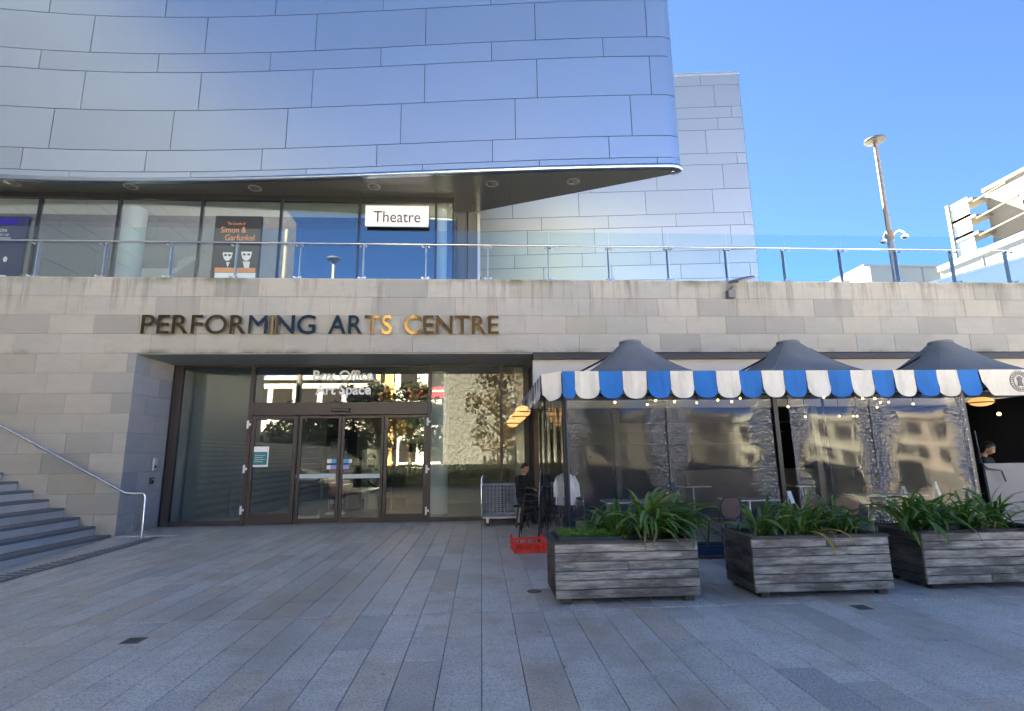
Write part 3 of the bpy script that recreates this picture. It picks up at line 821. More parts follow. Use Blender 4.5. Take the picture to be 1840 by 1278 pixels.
# door leaves
def leaf(x0, x1, y, name, stile=.085, bot=.17):
    o = fr(x0, x0+stile, .015, 2.69, y-.03, y+.03, name); 
    fr(x1-stile, x1, .015, 2.69, y-.03, y+.03, 'stile', o); fr(x0+stile, x1-stile, .015, bot, y-.028, y+.028, 'bottom_rail', o); fr(x0+stile, x1-stile, 2.61, 2.69, y-.028, y+.028, 'top_rail', o)
    pane(x0+stile, x1-stile, bot, 2.61, y-.006, o); return o
l1 = leaf(-5.86, -4.70, EY, 'side_leaf', .10, .26); l2 = leaf(-4.68, -3.615, EY+.05, 'sliding_door', .075, .12); l3 = leaf(-3.60, -2.52, EY+.05, 'sliding_door', .075, .12); l4 = leaf(-2.50, -1.40, EY, 'side_leaf', .09, .2)
mb = MB(); mb.slab(-3.85, EY-.15, 2.775, -3.38, EY-.09, 2.86, .015, 'y', True); mb.build('door_sensor', M['black'], ent)
M['strip'] = mat('frosted_strip', (.55,.64,.63), .5)
for (x0, x1, lf) in ((530, 603, l2), (615, 686, l3)):
    a, b = at(x0, 860, Y=EY+.03), at(x1, 853, Y=EY+.03); mb = MB(); mb.box(a.x, EY+.028, a.z, b.x, EY+.034, a.z+.105); mb.build('push_strip', M['strip'], lf)
M['sky_blue'] = mat('sticker_blue', (.10,.42,.75), .5); M['lilac'] = mat('sticker_lilac', (.35,.38,.80), .5); M['teal'] = mat('teal_print', (.02,.24,.25), .5)
for x0, x1, y0, y1, m, lf in ((596,604,825,832,'sky_blue',l2),(615,627,825,832,'sky_blue',l3),(595,604,836,843,'lilac',l2),(615,627,836,843,'lilac',l3),(588,596,825,832,'vinyl',l2),(627,632,825,832,'vinyl',l3),(587,594,836,843,'vinyl',l2),(611,615,836,843,'vinyl',l3)):
    a, b = at(x0, y0, Y=EY+.03), at(x1, y1, Y=EY+.03); mb = MB(); mb.box(a.x, EY+.026, b.z, b.x, EY+.034, a.z); mb.build('door_sticker', M[m], lf)
for (px, py) in ((447,763),(440,843),(434,917),(770,758),(768,843),(767,918)):
    p = at(px, py, Y=EY-.06); mb = MB(); mb.box(p.x-.045, EY-.075, p.z-.10, p.x+.0, EY-.045, p.z+.10); mb.box(p.x, EY-.07, p.z-.03, p.x+.05, EY-.045, p.z+.03); mb.build('door_catch', M['white'], ent)
# notice on the side leaf
a, b = at(454,803,Y=EY-.012), at(481,839,Y=EY-.012)
nt = thing('door_notice', 'teal and white notice taped to the left door glass', 'notice', ((a.x+b.x)/2, EY-.012, b.z))
MB().box(a.x, EY-.013, b.z, b.x, EY-.009, a.z).build('notice_sheet', M['vinyl'], nt)
MB().box(a.x+.04, EY-.016, b.z+.05, b.x-.03, EY-.013, a.z-.13).build('teal_field', M['teal'], nt)
mb = MB()
for k in range(4): mb.box(a.x+.08, EY-.018, b.z+.28-.05*k, b.x-.08-.05*(k % 2), EY-.016, b.z+.288-.05*k)
mb.build('print_lines', M['vinyl'], nt)
# intercom and reader on the recess return
p = at(276, 834, X=-7.89)
ic = thing('intercom', 'small silver intercom panel on the stone return left of the doors', 'intercom', (p.x, p.y, p.z))
MB().slab(0,-.09,-.15,.05,.09,.15,.012,'x').build('intercom_case', M['satin'], ic, world=False)
MB().slab(.05,-.05,.02,.056,.05,.11,.003,'x').build('intercom_screen', mat('screen_grey', (.55,.6,.62), .3), ic, world=False)
mb = MB()
for k in range(3): mb.slab(.05,-.05+.036*k,-.09,.06,-.026+.036*k,-.04,.004,'x')
mb.build('buttons', M['black'], ic, world=False)
p = at(271, 864, X=-7.89)
rd = thing('card_reader', 'small black card reader below the silver intercom', 'card reader', (p.x, p.y, p.z))
MB().slab(0,-.06,-.075,.04,.06,.075,.012,'x').build('reader_case', M['black'], rd, world=False); MB().slab(.04,-.03,.02,.045,.03,.045,.002,'x').build('reader_light', M['satin'], rd, world=False)

# ------------------------------------------------------------------ lobby
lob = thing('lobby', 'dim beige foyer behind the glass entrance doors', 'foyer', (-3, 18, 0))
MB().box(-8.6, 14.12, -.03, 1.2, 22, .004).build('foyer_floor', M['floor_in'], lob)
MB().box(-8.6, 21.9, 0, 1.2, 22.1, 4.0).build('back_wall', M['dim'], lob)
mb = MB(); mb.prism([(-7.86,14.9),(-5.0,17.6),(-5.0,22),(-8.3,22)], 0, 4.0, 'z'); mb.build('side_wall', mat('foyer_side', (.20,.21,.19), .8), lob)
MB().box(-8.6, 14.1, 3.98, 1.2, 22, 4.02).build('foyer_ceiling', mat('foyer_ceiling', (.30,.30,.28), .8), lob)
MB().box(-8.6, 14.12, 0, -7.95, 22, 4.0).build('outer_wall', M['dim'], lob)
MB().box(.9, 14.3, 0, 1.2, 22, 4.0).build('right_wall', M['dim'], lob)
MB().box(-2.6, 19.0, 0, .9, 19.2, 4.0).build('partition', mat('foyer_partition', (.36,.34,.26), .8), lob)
for (px0,py0,px1,py1) in ((354,818,367,832),(358,840,366,851),(369,845,374,856),(363,890,395,905)):
    pp = at((px0+px1)/2,(py0+py1)/2,Y=16.0); s = .02
    mb = MB(); mb.box(pp.x-(px1-px0)*.0085, 15.6+(pp.x+7.1)*.2-.05, pp.z-(py1-py0)*.0085, pp.x+(px1-px0)*.0085, 16.6, pp.z+(py1-py0)*.0085); mb.build('wall_plate', M['black'], lob)
p = at(787, 927, Z=0)
fc = thing('foyer_column', 'round white column standing just inside the right hand glass pane', 'column', (at(787,880,Y=15.2).x, 15.2, 0))
MB().lathe([(.27,0),(.27,3.98)], 28).build('column_shaft', M['white'], fc, smooth=True, world=False)
MB().lathe([(.29,0),(.29,.08),(.272,.085)], 28).build('column_base', M['satin'], fc, smooth=True, world=False)
def banner(label, x0, x1, y0, y1, Y, cols):
    a, b = at(x0, y1, Y=Y), at(x1, y0, Y=Y); r = thing('banner_stand', label, 'banner', ((a.x+b.x)/2, Y, 0)); w = (b.x-a.x)/2; H = b.z
    mb = MB(); mb.slab(-w,-.1,.0,w,.1,.09,.02); mb.build('banner_base', M['satin'], r, world=False)
    mb = MB(); mb.tube([(-w,0,H),(w,0,H)], .015, 8); mb.tube([(0,.04,.08),(0,.04,H)], .012, 6); mb.build('banner_pole', M['satin'], r, world=False)
    z = .09
    for f, m in cols:
        z1 = .09 + (H-.1)*f; mb = MB(); mb.box(-w+.01,-.006,z,w-.01,.006,z1); mb.build('banner_sheet', m, r, world=False); z = z1
    return r, w, H
nav = mat('banner_navy', (.035,.04,.055), .5); red = mat('banner_red', (.25,.02,.035), .5)
r, w, H = banner('wide dark banner stand with pale lines behind the left sliding door', 534, 580, 795, 890, 15.2, [(1.0, nav)])
mb = MB()
for k, (f, l) in enumerate(((.93,.5),(.86,.3),(.78,.8),(.71,.7),(.64,.6),(.5,.85),(.2,.6))):
    mb.box(-w*l, -.01, H*f, w*l*.8, -.006, H*f+.018+.03*(k == 5))
mb.build('banner_print', mat('print_grey', (.30,.31,.33), .6), r, world=False)
r, w, H = banner('narrow black and red banner stand behind the door stickers', 589, 626, 790, 888, 16.2, [(.22, M['dark']), (.6, red), (1.0, nav)])
mb = MB()
for x in (-.25, .25): mb.prism([(x*w*2+.07*math.cos(t), .36+.08*math.sin(t)) for t in np.linspace(0,6.28,12)[:-1]], -.012, -.007)
mb.build('banner_print', bpy.data.materials['print_grey'], r, world=False)
# wooden cabinet
p0, p1 = at(622,888,Y=17.2), at(641,812,Y=17.2)
cb = thing('foyer_cabinet', 'brown wooden cabinet standing beside the relief panel in the foyer', 'cabinet', ((p0.x+p1.x)/2, 17.2, 0))
wd = mat('cabinet_wood', (.20,.13,.06), .5)
MB().box(-.22,0,0.06,.22,.45,1.62).build('carcass', wd, cb, world=False); MB().slab(-.2,-.02,.1,-.005,0,1.58,.004,'y',True).build('door', wd, cb, world=False); MB().slab(.005,-.02,.1,.2,0,1.58,.004,'y',True).build('door', wd, cb, world=False); MB().box(-.2,.02,0,.2,.43,.06).build('plinth', M['black'], cb, world=False)
# relief panel on a plinth
p0, p1 = at(645,880,Y=17.6), at(688,808,Y=17.6)
rl = thing('relief_panel', 'grey relief of a bearded head and shoulders on a pale plinth', 'sculpture', ((p0.x+p1.x)/2, 17.6, 0)); w = (p1.x-p0.x)/2
relm = mat('relief_metal', (.46,.46,.43), .45, .35); reld = mat('relief_dark', (.05,.05,.045), .5, .2)
MB().slab(-w,0,.46,w,.06,p1.z,.015,'y',True).build('panel_back', relm, rl, world=False)
MB().box(-.17,-.02,0,.17,.3,.46).build('plinth', M['cream'], rl, world=False)
hz = p1.z - .36
mb = MB(); mb.ball((0,0,hz), .17, 18, (.85,.6,1.25)); mb.tube([(0,.02,hz-.15),(0,.03,hz-.34)], [.09,.13], 12); mb.tube([(-.36,.04,hz-.5),(-.2,.03,hz-.36),(.2,.03,hz-.36),(.36,.04,hz-.5)], [.07,.12,.12,.07], 10); mb.tube([(-.2,.04,hz-.4),(-.12,.03,hz-.72),(.1,.03,hz-.72),(.24,.04,hz-.4)], [.1,.12,.12,.1], 10)
mb.ball((0,-.11,hz-.02), .03, 8, (.8,1,1.6)); mb.build('bust', relm, rl, smooth='all', world=False)
mb = MB(); mb.ball((0,.03,hz+.10), .16, 16, (.98,.75,.95)); mb.ball((0,-.035,hz-.15), .10, 12, (1.0,.65,.8))
for e in (-1,1): mb.ball((e*.06,-.095,hz+.03), .026, 8, (1.3,.5,.7))
mb.build('hair_and_beard', reld, rl, smooth='all', world=False)
for i, (px, lab) in enumerate(((659,'slim rope barrier post in front of the relief plinth'),(704,'slim rope barrier post to the right of the relief panel'))):
    q = at(px, 890, Z=0); q = at(px, 885, Y=16.9)
    bp = thing('barrier_post', lab, 'barrier', (q.x, 16.9, 0), 0, 'rope barrier posts in the foyer')
    MB().lathe([(.15,0),(.15,.02),(.03,.04),(.025,.06),(.022,.9),(.035,.92),(.03,.96),(.001,.98)], 16).build('post', M['satin'], bp, smooth=True, world=False)
    pts = [(.0+ .02,0,.88)] + [(.8*t if i == 0 else -.8*t, 0, .88-.32*math.sin(math.pi*t*.55)) for t in (.2,.4,.6,.8)]
    MB().tube(pts, .02, 8).build('rope', M['dark'], bp, smooth=True, world=False)
q = at(780, 805, Y=18.9)
hs = thing('hall_sign', 'small grey plate sign with a red mark on the foyer partition', 'sign', (at(745,803,Y=18.95).x, 18.95, q.z-.1))
a, b = at(700,798,Y=18.95), at(783,811,Y=18.95)
MB().box(a.x+.3, 18.95, b.z, b.x, 18.99, a.z).build('sign_plate', M['dark'], hs); mb = MB(); p = at(709,803,Y=18.94); mb.prism([(p.x-.07,p.z-.1),(p.x+.07,p.z-.1),(p.x,p.z+.12)], 18.94, 18.96); mb.build('red_mark', red, hs)
# ================================================================== CAFE CANOPIES
M['canopy'] = mat('canopy_grey', (.155,.175,.205), .75); t = NT(M['canopy'])
nz = t.noise(t.coords((1,1,1)), 1.6, 5, .6); t.L(t.mix(t.rng(nz,.35,.7,0,.35), (.175,.195,.215), (.085,.095,.11)), t.b.inputs['Base Color']); t.L(t.bump(t.noise(t.coords((1,1,1)), 1.3, 3, .5), .3, .03), t.b.inputs['Normal'])
def mk_fabric(name, col, dirt):
    m = mat(name, col, .7); t = NT(m); n = t.noise(t.coords((1,1,.5)), 3.2, 5, .65)
    st_ = t.noise(t.coords((7,7,.5)), 1.0, 4, .6); t.L(t.mix(t.rng(st_,.5,.75,0,.45), t.mix(t.rng(n,.4,.72,0,.75), col, dirt), tuple(x*.55 for x in dirt)), t.b.inputs['Base Color']); t.L(t.bump(t.noise(t.coords((2.5,2.5,.7)), 2, 3, .5), .4, .02), t.b.inputs['Normal']); return m
M['blue'] = mk_fabric('valance_blue', (.001,.165,.56), (.001,.13,.44)); M['ivory'] = mk_fabric('valance_ivory', (.80,.78,.71), (.58,.56,.49)); M['navy'] = mk_fabric('valance_navy', (.03,.07,.22), (.02,.05,.15))
AX0, AW, AY0, AZ = 1.29, 3.13, 8.3, 2.90
GRP = 'grey peaked canopies over the cafe terrace'
def canopy(i, label):
    x0 = AX0 + AW*i; cx, cy = x0 + AW/2, AY0 + 1.5
    r = thing('peaked_canopy', label, 'canopy', (cx, cy, AZ), 0, GRP)
    H = .80
    def h(u, v):
        x, y = (u-.5)*2, (v-.5)*2
        rr = (abs(x)**3.2 + abs(y)**3.2)**(1/3.2)
        t_ = max(0, 1 - max(0, rr - .11)/.89)
        dro = .035*(1-abs(x)**2)*0
        return H*(t_**1.85) + .012*math.sin(9*x)*math.sin(7*y)*(1-t_) - dro
    mb = MB(); mb.grid(lambda u, v: ((u-.5)*AW, (v-.5)*3.0, h(u, v)), 44, 44); mb.build('canopy_roof', M['canopy'], r, smooth='all', world=False)
    mb = MB(); mb.lathe([(.205,H-.03),(.21,H+.012),(.18,H+.03),(.001,H+.035)], 20); mb.build('peak_cap', M['canopy'], r, smooth=True, world=False)
    mb = MB()
    for sx, sy in ((-1,-1),(1,-1),(-1,1),(1,1)):
        pts = [((sx*t_)*AW/2, (sy*t_)*1.5, h(.5+sx*t_/2, .5+sy*t_/2)+.004) for t_ in np.linspace(.17, .99, 14)]; mb.tube(pts, .010, 5)
    mb.build('seam', M['canopy'], r, smooth=True, world=False)
    for sx, sy in (((-1,-1),(-1,1)) if i == 0 else ((1,-1),(1,1)) if i == 3 else ((1,1),)): MB().tube([(sx*(AW/2-.05), sy*1.44, -AZ), (sx*(AW/2-.05), sy*1.44, 0)], .03, 8).build('frame_leg', M['black'], r, world=False)
    mb = MB()
    for sy in (-1, 1): mb.tube([(-AW/2, sy*1.47, -.03), (AW/2, sy*1.47, -.03)], .025, 8)
    for sx in (-1, 1): mb.tube([(sx*AW/2, -1.47, -.03), (sx*AW/2, 1.47, -.03)], .025, 8)
    mb.tube([(-AW/2, 0, -.05),(0,0,H-.05),(AW/2,0,-.05)], .02, 6); mb.build('frame_rail', M['black'], r, world=False)
    return r
canopy(0, 'grey peaked canopy nearest the glass entrance'); canopy(1, 'grey peaked canopy in the middle of the row'); canopy(2, 'grey peaked canopy farthest from the glass entrance'); canopy(3, 'grey peaked canopy beyond the round emblem at the frame edge')
# flat rear canopy back to the wall
rc = thing('rear_canopy', 'flat grey fabric roof between the peaked canopies and the stone wall', 'canopy', (6, 12, 2.88))
MB().grid(lambda u, v: (1.25+u*13, 11.3+v*1.38, 2.89 + .03*math.sin(u*30)*math.sin(v*3)), 40, 6).build('rear_roof', M['canopy'], rc, smooth='all')
# scalloped valance
va = thing('striped_valance', 'scalloped blue and white striped valance hanging along the canopy front', 'valance', (5, 8.28, 2.9))
bx = [at(px, 690, Y=8.28).x for px in (1010,1033,1077,1119,1163,1205,1247,1288,1330)]
bx += [at(px, 690, Y=8.28).x for px in (1369.6,1410,1450,1490,1530,1569.6,1607.6,1646,1685.6,1723.7,1761)]
def scallop(x0, x1, m, k, ph, z1=2.915, z0=2.475, left=True, right=True, ax='x', par=va, at_=8.28):
    w = x1-x0; n = 14; pts = []
    R = min(w*.5, .20); gx = .004
    for i in range(n+1):
        a = math.pi + math.pi*i/n; c_ = math.cos(a); s_ = math.sin(a)
        pts.append((x0 + w/2 + (w/2-gx)*math.copysign(abs(c_)**.75, c_), z0 + R + R*(-(abs(s_)**.85))))
    outl = [(x0+gx, z1)] + pts + [(x1-gx, z1)]
    mb = MB(); rows = 7
    def wob(x, z): return .020*math.sin(x*8+ph)*(z1-z)/.44 - .05*((z1-z)/.44)**2*(.6+.4*math.sin(ph*1.7)) 
    # column strips between top edge and outline
    m_ = len(pts); b = 0
    for i, (px_, pz_) in enumerate(pts):
        for j in range(rows+1):
            z = z1 + (pz_-z1)*j/rows; d = wob(px_, z)
            mb.v.append((px_, at_+d, z) if ax == 'x' else (at_+d, px_, z))
    for i in range(m_-1):
        for j in range(rows):
            q = i*(rows+1)+j; mb.f.append((q, q+1, q+rows+2, q+rows+1)); mb.m.append(0)
    o = mb.build('scallop', m, par, smooth='all')
    e = MB(); e.tube([mb.v[i*(rows+1)+rows] for i in range(m_)], .006, 5); e.build('piping', M['ivory'] if m != M['blue'] else M['blue'], o, smooth=True)
    return o
for k in range(len(bx)-1):
    scallop(bx[k], bx[k+1], M['blue'] if k % 2 == 0 else M['ivory'], k, k*2.1)
# long white panel with a round emblem
x0, x1 = bx[-1]+.004, bx[-1] + 2.6
mb = MB(); z1, z0 = 2.915, 2.48
pl = [(x0,z1),(x0+.03,z1-.2),(x0+.10,z1-.30),(x0+.16,z0+.03),(x0+.2,z0),(x1,z0),(x1,z1)]
mb.prism(pl, 8.268, 8.272); o = mb.build('banner_panel', M['ivory'], va)
e = at(1834, 685, Y=8.25); mb = MB()
def ring(r0, r1, n=40):
    for i in range(n):
        a0, a1 = 2*math.pi*i/n, 2*math.pi*(i+1)/n
        mb.prism([(e.x+r0*math.cos(a0),e.z+r0*math.sin(a0)),(e.x+r1*math.cos(a0),e.z+r1*math.sin(a0)),(e.x+r1*math.cos(a1),e.z+r1*math.sin(a1)),(e.x+r0*math.cos(a1),e.z+r0*math.sin(a1))], 8.258, 8.266)
ring(.165,.175); ring(.108,.114)
for i in range(26):
    a = 2*math.pi*i/26; c_, s_ = math.cos(a), math.sin(a); r0, r1 = .125, .152
    mb.prism([(e.x+r0*c_-.008*s_,e.z+r0*s_+.008*c_),(e.x+r1*c_-.008*s_,e.z+r1*s_+.008*c_),(e.x+r1*c_+.006*s_,e.z+r1*s_-.006*c_),(e.x+r0*c_+.006*s_,e.z+r0*s_-.006*c_)], 8.258, 8.266)
mb.prism([(e.x-.05,e.z-.08),(e.x+.05,e.z-.08),(e.x+.03,e.z+.0),(e.x+.05,e.z+.05),(e.x,e.z+.09),(e.x-.05,e.z+.05),(e.x-.03,e.z)], 8.258, 8.266)
mb.build('round_emblem', mat('emblem_grey', (.16,.16,.17), .6), o)
# turned corner piece and side valance running back to the wall
sv = thing('side_valance', 'blue and white striped side valance running back beside the entrance', 'valance', (1.2, 10.5, 2.9))
mb = MB(); mb.grid(lambda u, v: (1.27-.30*u + .02*math.sin(u*9)*v, 8.30+.16*u-.05*v*v, 2.915-.02*u - v*(.46 - .12*abs(u-.5)**2*4)), 12, 8); mb.build('corner_flap', M['ivory'], sv, smooth='all')
y = 8.5; k = 0
while y < 12.9:
    scallop(y, y+.22, M['navy'] if k % 2 == 0 else M['ivory'], k, k*1.3, 2.90, 2.50, ax='y', par=sv, at_=.98); y += .22; k += 1
MB().grid(lambda u, v: (.98+.31*u, 8.46+v*4.5, 2.90+.005*math.sin(v*20)), 3, 20).build('side_roof_strip', M['canopy'], sv, smooth='all')

# ------------------------------------------------------------------ clear plastic curtains
def curtain_bump(t):
    gx = t.N('SeparateXYZ', inp={0: t.N('TexCoord').outputs['Generated']}).outputs
    e = t.math('MINIMUM', gx[0], t.math('SUBTRACT', 1.0, gx[0]))
    wv = t.noise(t.coords((.8,.8,1.1)), 1.5, 2, .5)
    mk = t.rng(t.math('ADD', e, t.math('MULTIPLY', t.math('SUBTRACT', wv, .5), .45)), .04, .22, 1, 0)
    mk = t.math('MULTIPLY', mk, t.rng(gx[2], 0, .35, .25, 1))
    P = t.coords((20, 20, 19))
    vo = t.N('TexVoronoi', feature='SMOOTH_F1', inp={'Vector': P, 'Scale': 1.0, 'Smoothness': .25, 'Randomness': .75}).outputs['Distance']
    d = t.math('MULTIPLY', vo, mk)
    n1 = t.bump(t.noise(t.coords((.35,.35,1.2)), 1.6, 3, .5), .012, .05)
    wr = t.bump(t.noise(t.coords((7,7,1.2)), 1.0, 3, .55), .035, .02, n1)
    dots = t.rng(vo, .18, .42, 1, 0)
    return t.bump(d, 1.0, .014, wr), t.math('MULTIPLY', mk, t.math('ADD', .02, t.math('MULTIPLY', dots, .07)))
M['curtain'] = mk_glass('clear_curtain', (.90,.90,.88), .028, .05, .30, curtain_bump, .055)
M['curtain_side'] = mk_glass('clear_curtain_plain', (.72,.74,.73), .06, .06, .30)
CY_ = 8.42
def curtain(x0, x1, label, lean=0.0):
    r = thing('clear_curtain', label, 'curtain', ((x0+x1)/2, CY_, .22), 0, 'clear plastic weather curtains along the cafe front')
    def f(u, v):
        x = x0 + (x1-x0)*u + lean*(1-v)*(1-u); e = min(u, 1-u)
        return (x, CY_ + .010*math.sin(u*23)*math.exp(-e*16) + .003*math.sin(v*5+u*4), .22 + v*2.4)
    mb = MB(); mb.grid(f, 60, 40); mb.build('clear_sheet', M['curtain'], r, smooth='all')
    sn = MB(); n = 0
    mb = MB()
    for z in np.arange(.45, 2.45, .165):
        mb.lathe([(.001,0)], 3) if False else None
        q = Vector(f(.985, (z-.22)/2.4)); mb.tube([(q.x,q.y-.012,q.z),(q.x,q.y+.004,q.z)], .012, 8)
    tag(mb.build('press_studs', mat('stud_clear', (.30,.31,.31), .2) if 'stud_clear' not in bpy.data.materials else bpy.data.materials['stud_clear'], r), kind='stuff')
    mb = MB(); mb.tube([(x0, CY_, .22),(x1, CY_, .22)], .03, 8); mb.build('hem_bar', M['dark'], r)
    return r
curtain(1.38, 2.96, 'clear plastic curtain with dimpled edges nearest the entrance side'); curtain(2.98, 4.72, 'clear plastic curtain just left of the dark gap between the curtain pairs')
curtain(5.02, 6.39, 'clear plastic curtain just right of the dark gap', .05); curtain(6.41, 8.06, 'clear plastic curtain beside the grey board opening')
sc = thing('side_curtain', 'plain clear plastic side curtain closing the cafe end beside the red crate', 'curtain', (1.3, 10.2, .1))
MB().grid(lambda u, v: (1.29 + .015*math.sin(u*25), 8.46+u*3.6, .08+v*2.75), 40, 8).build('clear_sheet', M['curtain_side'], sc, smooth='all')
MB().tube([(1.31,8.44,0),(1.31,8.44,2.85)], .022, 8).build('corner_strip', M['black'], sc)
# base beam with dark blue face
bb = thing('base_beam', 'dark blue base beam along the foot of the clear curtains', 'beam', (5, 8.4, 0))
mb = MB(); mb.slab(1.4, 8.36, .06, 9.5, 8.52, .20, .01, 'y', True); mb.build('beam', mat('beam_blue', (.012,.03,.075), .35), bb)
mb = MB()
for x in np.arange(1.6, 9.5, 1.55): mb.box(x-.08, 8.38, 0, x+.08, 8.5, .06)
mb.build('beam_feet', M['black'], bb)

# ------------------------------------------------------------------ cafe interior
cf = thing('cafe_interior', 'dark cafe room behind the clear curtains', 'cafe', (6, 16, 0))
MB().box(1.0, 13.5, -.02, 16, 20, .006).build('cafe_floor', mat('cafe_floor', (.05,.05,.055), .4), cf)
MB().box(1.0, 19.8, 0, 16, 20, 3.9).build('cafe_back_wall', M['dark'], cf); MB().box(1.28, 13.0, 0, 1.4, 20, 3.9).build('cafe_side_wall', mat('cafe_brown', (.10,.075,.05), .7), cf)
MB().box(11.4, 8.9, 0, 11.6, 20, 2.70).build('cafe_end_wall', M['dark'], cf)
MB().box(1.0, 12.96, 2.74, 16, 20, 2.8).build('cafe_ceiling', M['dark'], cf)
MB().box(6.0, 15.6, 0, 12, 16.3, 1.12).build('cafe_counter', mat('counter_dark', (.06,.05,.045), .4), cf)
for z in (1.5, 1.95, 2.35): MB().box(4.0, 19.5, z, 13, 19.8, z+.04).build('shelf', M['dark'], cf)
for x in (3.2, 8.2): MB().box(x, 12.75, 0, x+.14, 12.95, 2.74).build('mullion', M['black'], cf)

WD = mat('cane_brown', (.20,.095,.045), .5); t = NT(WD)
nz = t.N('TexWave', inp={'Vector': t.coords((1,1,1)), 'Scale': 60.0, 'Distortion': .5}).outputs[1]; t.L(t.mix(t.rng(nz,0,1,0,.4), (.22,.105,.05), (.10,.05,.025)), t.b.inputs['Base Color'])
def bistro_chair(loc, rz, label):
    r = thing('bistro_chair', label, 'chair', loc, rz, 'cane backed bistro chairs in the cafe')
    arch = [(-.21,.19,.46)] + [(-.215*math.copysign(abs(math.cos(a))**.6, math.cos(a)), .21+.05*math.sin(a), .60+.28*math.sin(a)**.7) for a in np.linspace(0,math.pi,15)] + [(.21,.19,.46)]
    MB().tube(arch, .014, 8).build('back_frame', M['black'], r, smooth=True, world=False)
    pts = [(.19*math.copysign(abs(math.cos(a))**.7, math.cos(a)), .70+.165*math.copysign(abs(math.sin(a))**.7, math.sin(a))) for a in np.linspace(0,2*math.pi,25)[:-1]]
    mb = MB(); mb.prism(pts, .222, .236); mb.build('backrest', WD, r, world=False)
    mb = MB(); mb.lathe([(.001,.44),(.2,.44),(.215,.455),(.2,.47),(.001,.472)], 24); mb.build('seat', WD, r, smooth=True, world=False)
    for sx in (-1,1):
        for sy, t_ in ((-1,(-.19,-.2)),(1,(.19,.22))):
            MB().tube([(sx*.16, t_[0]*.8, .45),(sx*.2, t_[1], 0)], .013, 7).build('leg', M['black'], r, smooth=True, world=False)
    MB().tube([(.17*math.cos(a),.17*math.sin(a),.25) for a in np.linspace(0,2*math.pi,21)], .008, 6).build('stretcher', M['black'], r, smooth=True, world=False)
    return r
def cafe_table(loc, w, d, rz, label):
    r = thing('cafe_table', label, 'table', loc, rz, 'pale topped cafe tables')
    mb = MB(); mb.slab(-w/2,-d/2,.725,w/2,d/2,.752,.006); mb.build('tabletop', M['tabletop'], r, world=False)
    MB().tube([(0,0,.03),(0,0,.725)], .03, 10).build('pedestal', M['satin'], r, smooth=True, world=False)
    mb = MB(); mb.tube([(-.26,0,.03),(.26,0,.03)], .02, 8); mb.tube([(0,-.26,.03),(0,.26,.03)], .02, 8); mb.build('foot', M['black'], r, world=False)
    return r
M['tabletop'] = mat('table_marble', (.60,.62,.60), .22)
T = [(1130,900,.95,.65,0,'pale cafe table behind the dimpled curtain nearest the entrance'),(1245,873,.75,.65,0,'pale cafe table set back behind the first planter'),(1345,896,.95,.65,0,'pale cafe table behind the gap between first and second planter'),(1590,888,1.25,.7,0,'long pale cafe table behind the middle planter'),(1440,872,.7,.65,0,'small pale cafe table seen through the dark gap')]
for (px, py, w, d, rz, lab) in T:
    p = at(px, py, Z=.75); cafe_table((p.x, p.y, 0), w, d, rz, lab)
CH = [(1313,915,9.0,-2.9,'bistro chair with large brown back beside the left end of the middle planter'),(1455,895,9.2,-3.0,'bistro chair behind the middle planter next to the dark gap'),(1520,893,8.95,3.0,'bistro chair with its back to the middle planter under the long table'),
      (1560,868,11.6,.25,'far bistro chair facing out at the left of the long table'),(1612,862,12.2,-.1,'far bistro chair facing out behind the long table'),(1668,893,10.5,.1,'bistro chair at the right end of the long table'),(1575,885,10.6,.3,'bistro chair facing out close behind the long table'),
      (1175,890,10.4,.4,'bistro chair facing out behind the first planter'),(1195,906,9.9,-.5,'second bistro chair facing out behind the first planter'),(1050,905,9.2,1.4,'bistro chair side on at the table nearest the entrance'),(1405,880,11.0,.6,'bistro chair seen through the dark gap'),(1690,868,12.0,.2,'far bistro chair beside the grey board')]
for (px, py, Y, rz, lab) in CH:
    p = at(px, py, Y=Y); bistro_chair((p.x - .22*math.sin(rz)*-1, Y - .22*math.cos(rz), 0), rz, lab)
# white napkin stands / menus on tables
for (px, py, Y, lab) in ((1683,885,9.3,'white folded menu board standing at the end of the long table'),(1418,893,9.0,'small white folded menu on the table at the dark gap'),(1622,872,9.7,'slim white folded menu on the long table')):
    p = at(px, py, Y=Y); r = thing('table_menu', lab, 'menu', (p.x, Y, .752), .5, 'white folded table menus')
    h = .30 if px == 1683 else .2
    mb = MB(); mb.quad((-.06,-.06,0),(.06,-.06,0),(.06,-.004,h),(-.06,-.004,h)); mb.build('front_leaf', M['white'], r, world=False); mb = MB(); mb.quad((-.06,.06,0),(-.06,.004,h),(.06,.004,h),(.06,.06,0)); mb.build('rear_leaf', M['white'], r, world=False)
# grey menu board
a, b = at(1768,833,Y=8.75), at(1860,935,Y=8.75)
gb = thing('grey_board', 'plain grey upright board at the cafe opening on the far side', 'board', ((a.x+b.x)/2, 8.75, 0))
mb = MB(); mb.prism([(a.x,a.z),(b.x,a.z),(b.x,.05),(a.x+.04,.05)], 8.75, 8.79); mb.build('board_face', mat('board_grey', (.20,.205,.215), .5), gb)
mb = MB(); mb.tube([(a.x-.12,8.7,a.z+.55),(a.x-.10,8.7,a.z+.02),(a.x-.02,8.68,a.z-.08),(a.x+.22,8.68,a.z-.12),(a.x+.27,8.68,a.z-.3)], .014, 8); mb.build('arm_bracket', M['black'], gb, smooth=True)
for x in (a.x+.1, b.x-.2): MB().box(x, 8.79, 0, x+.05, 9.0, .06).build('foot', M['black'], gb)
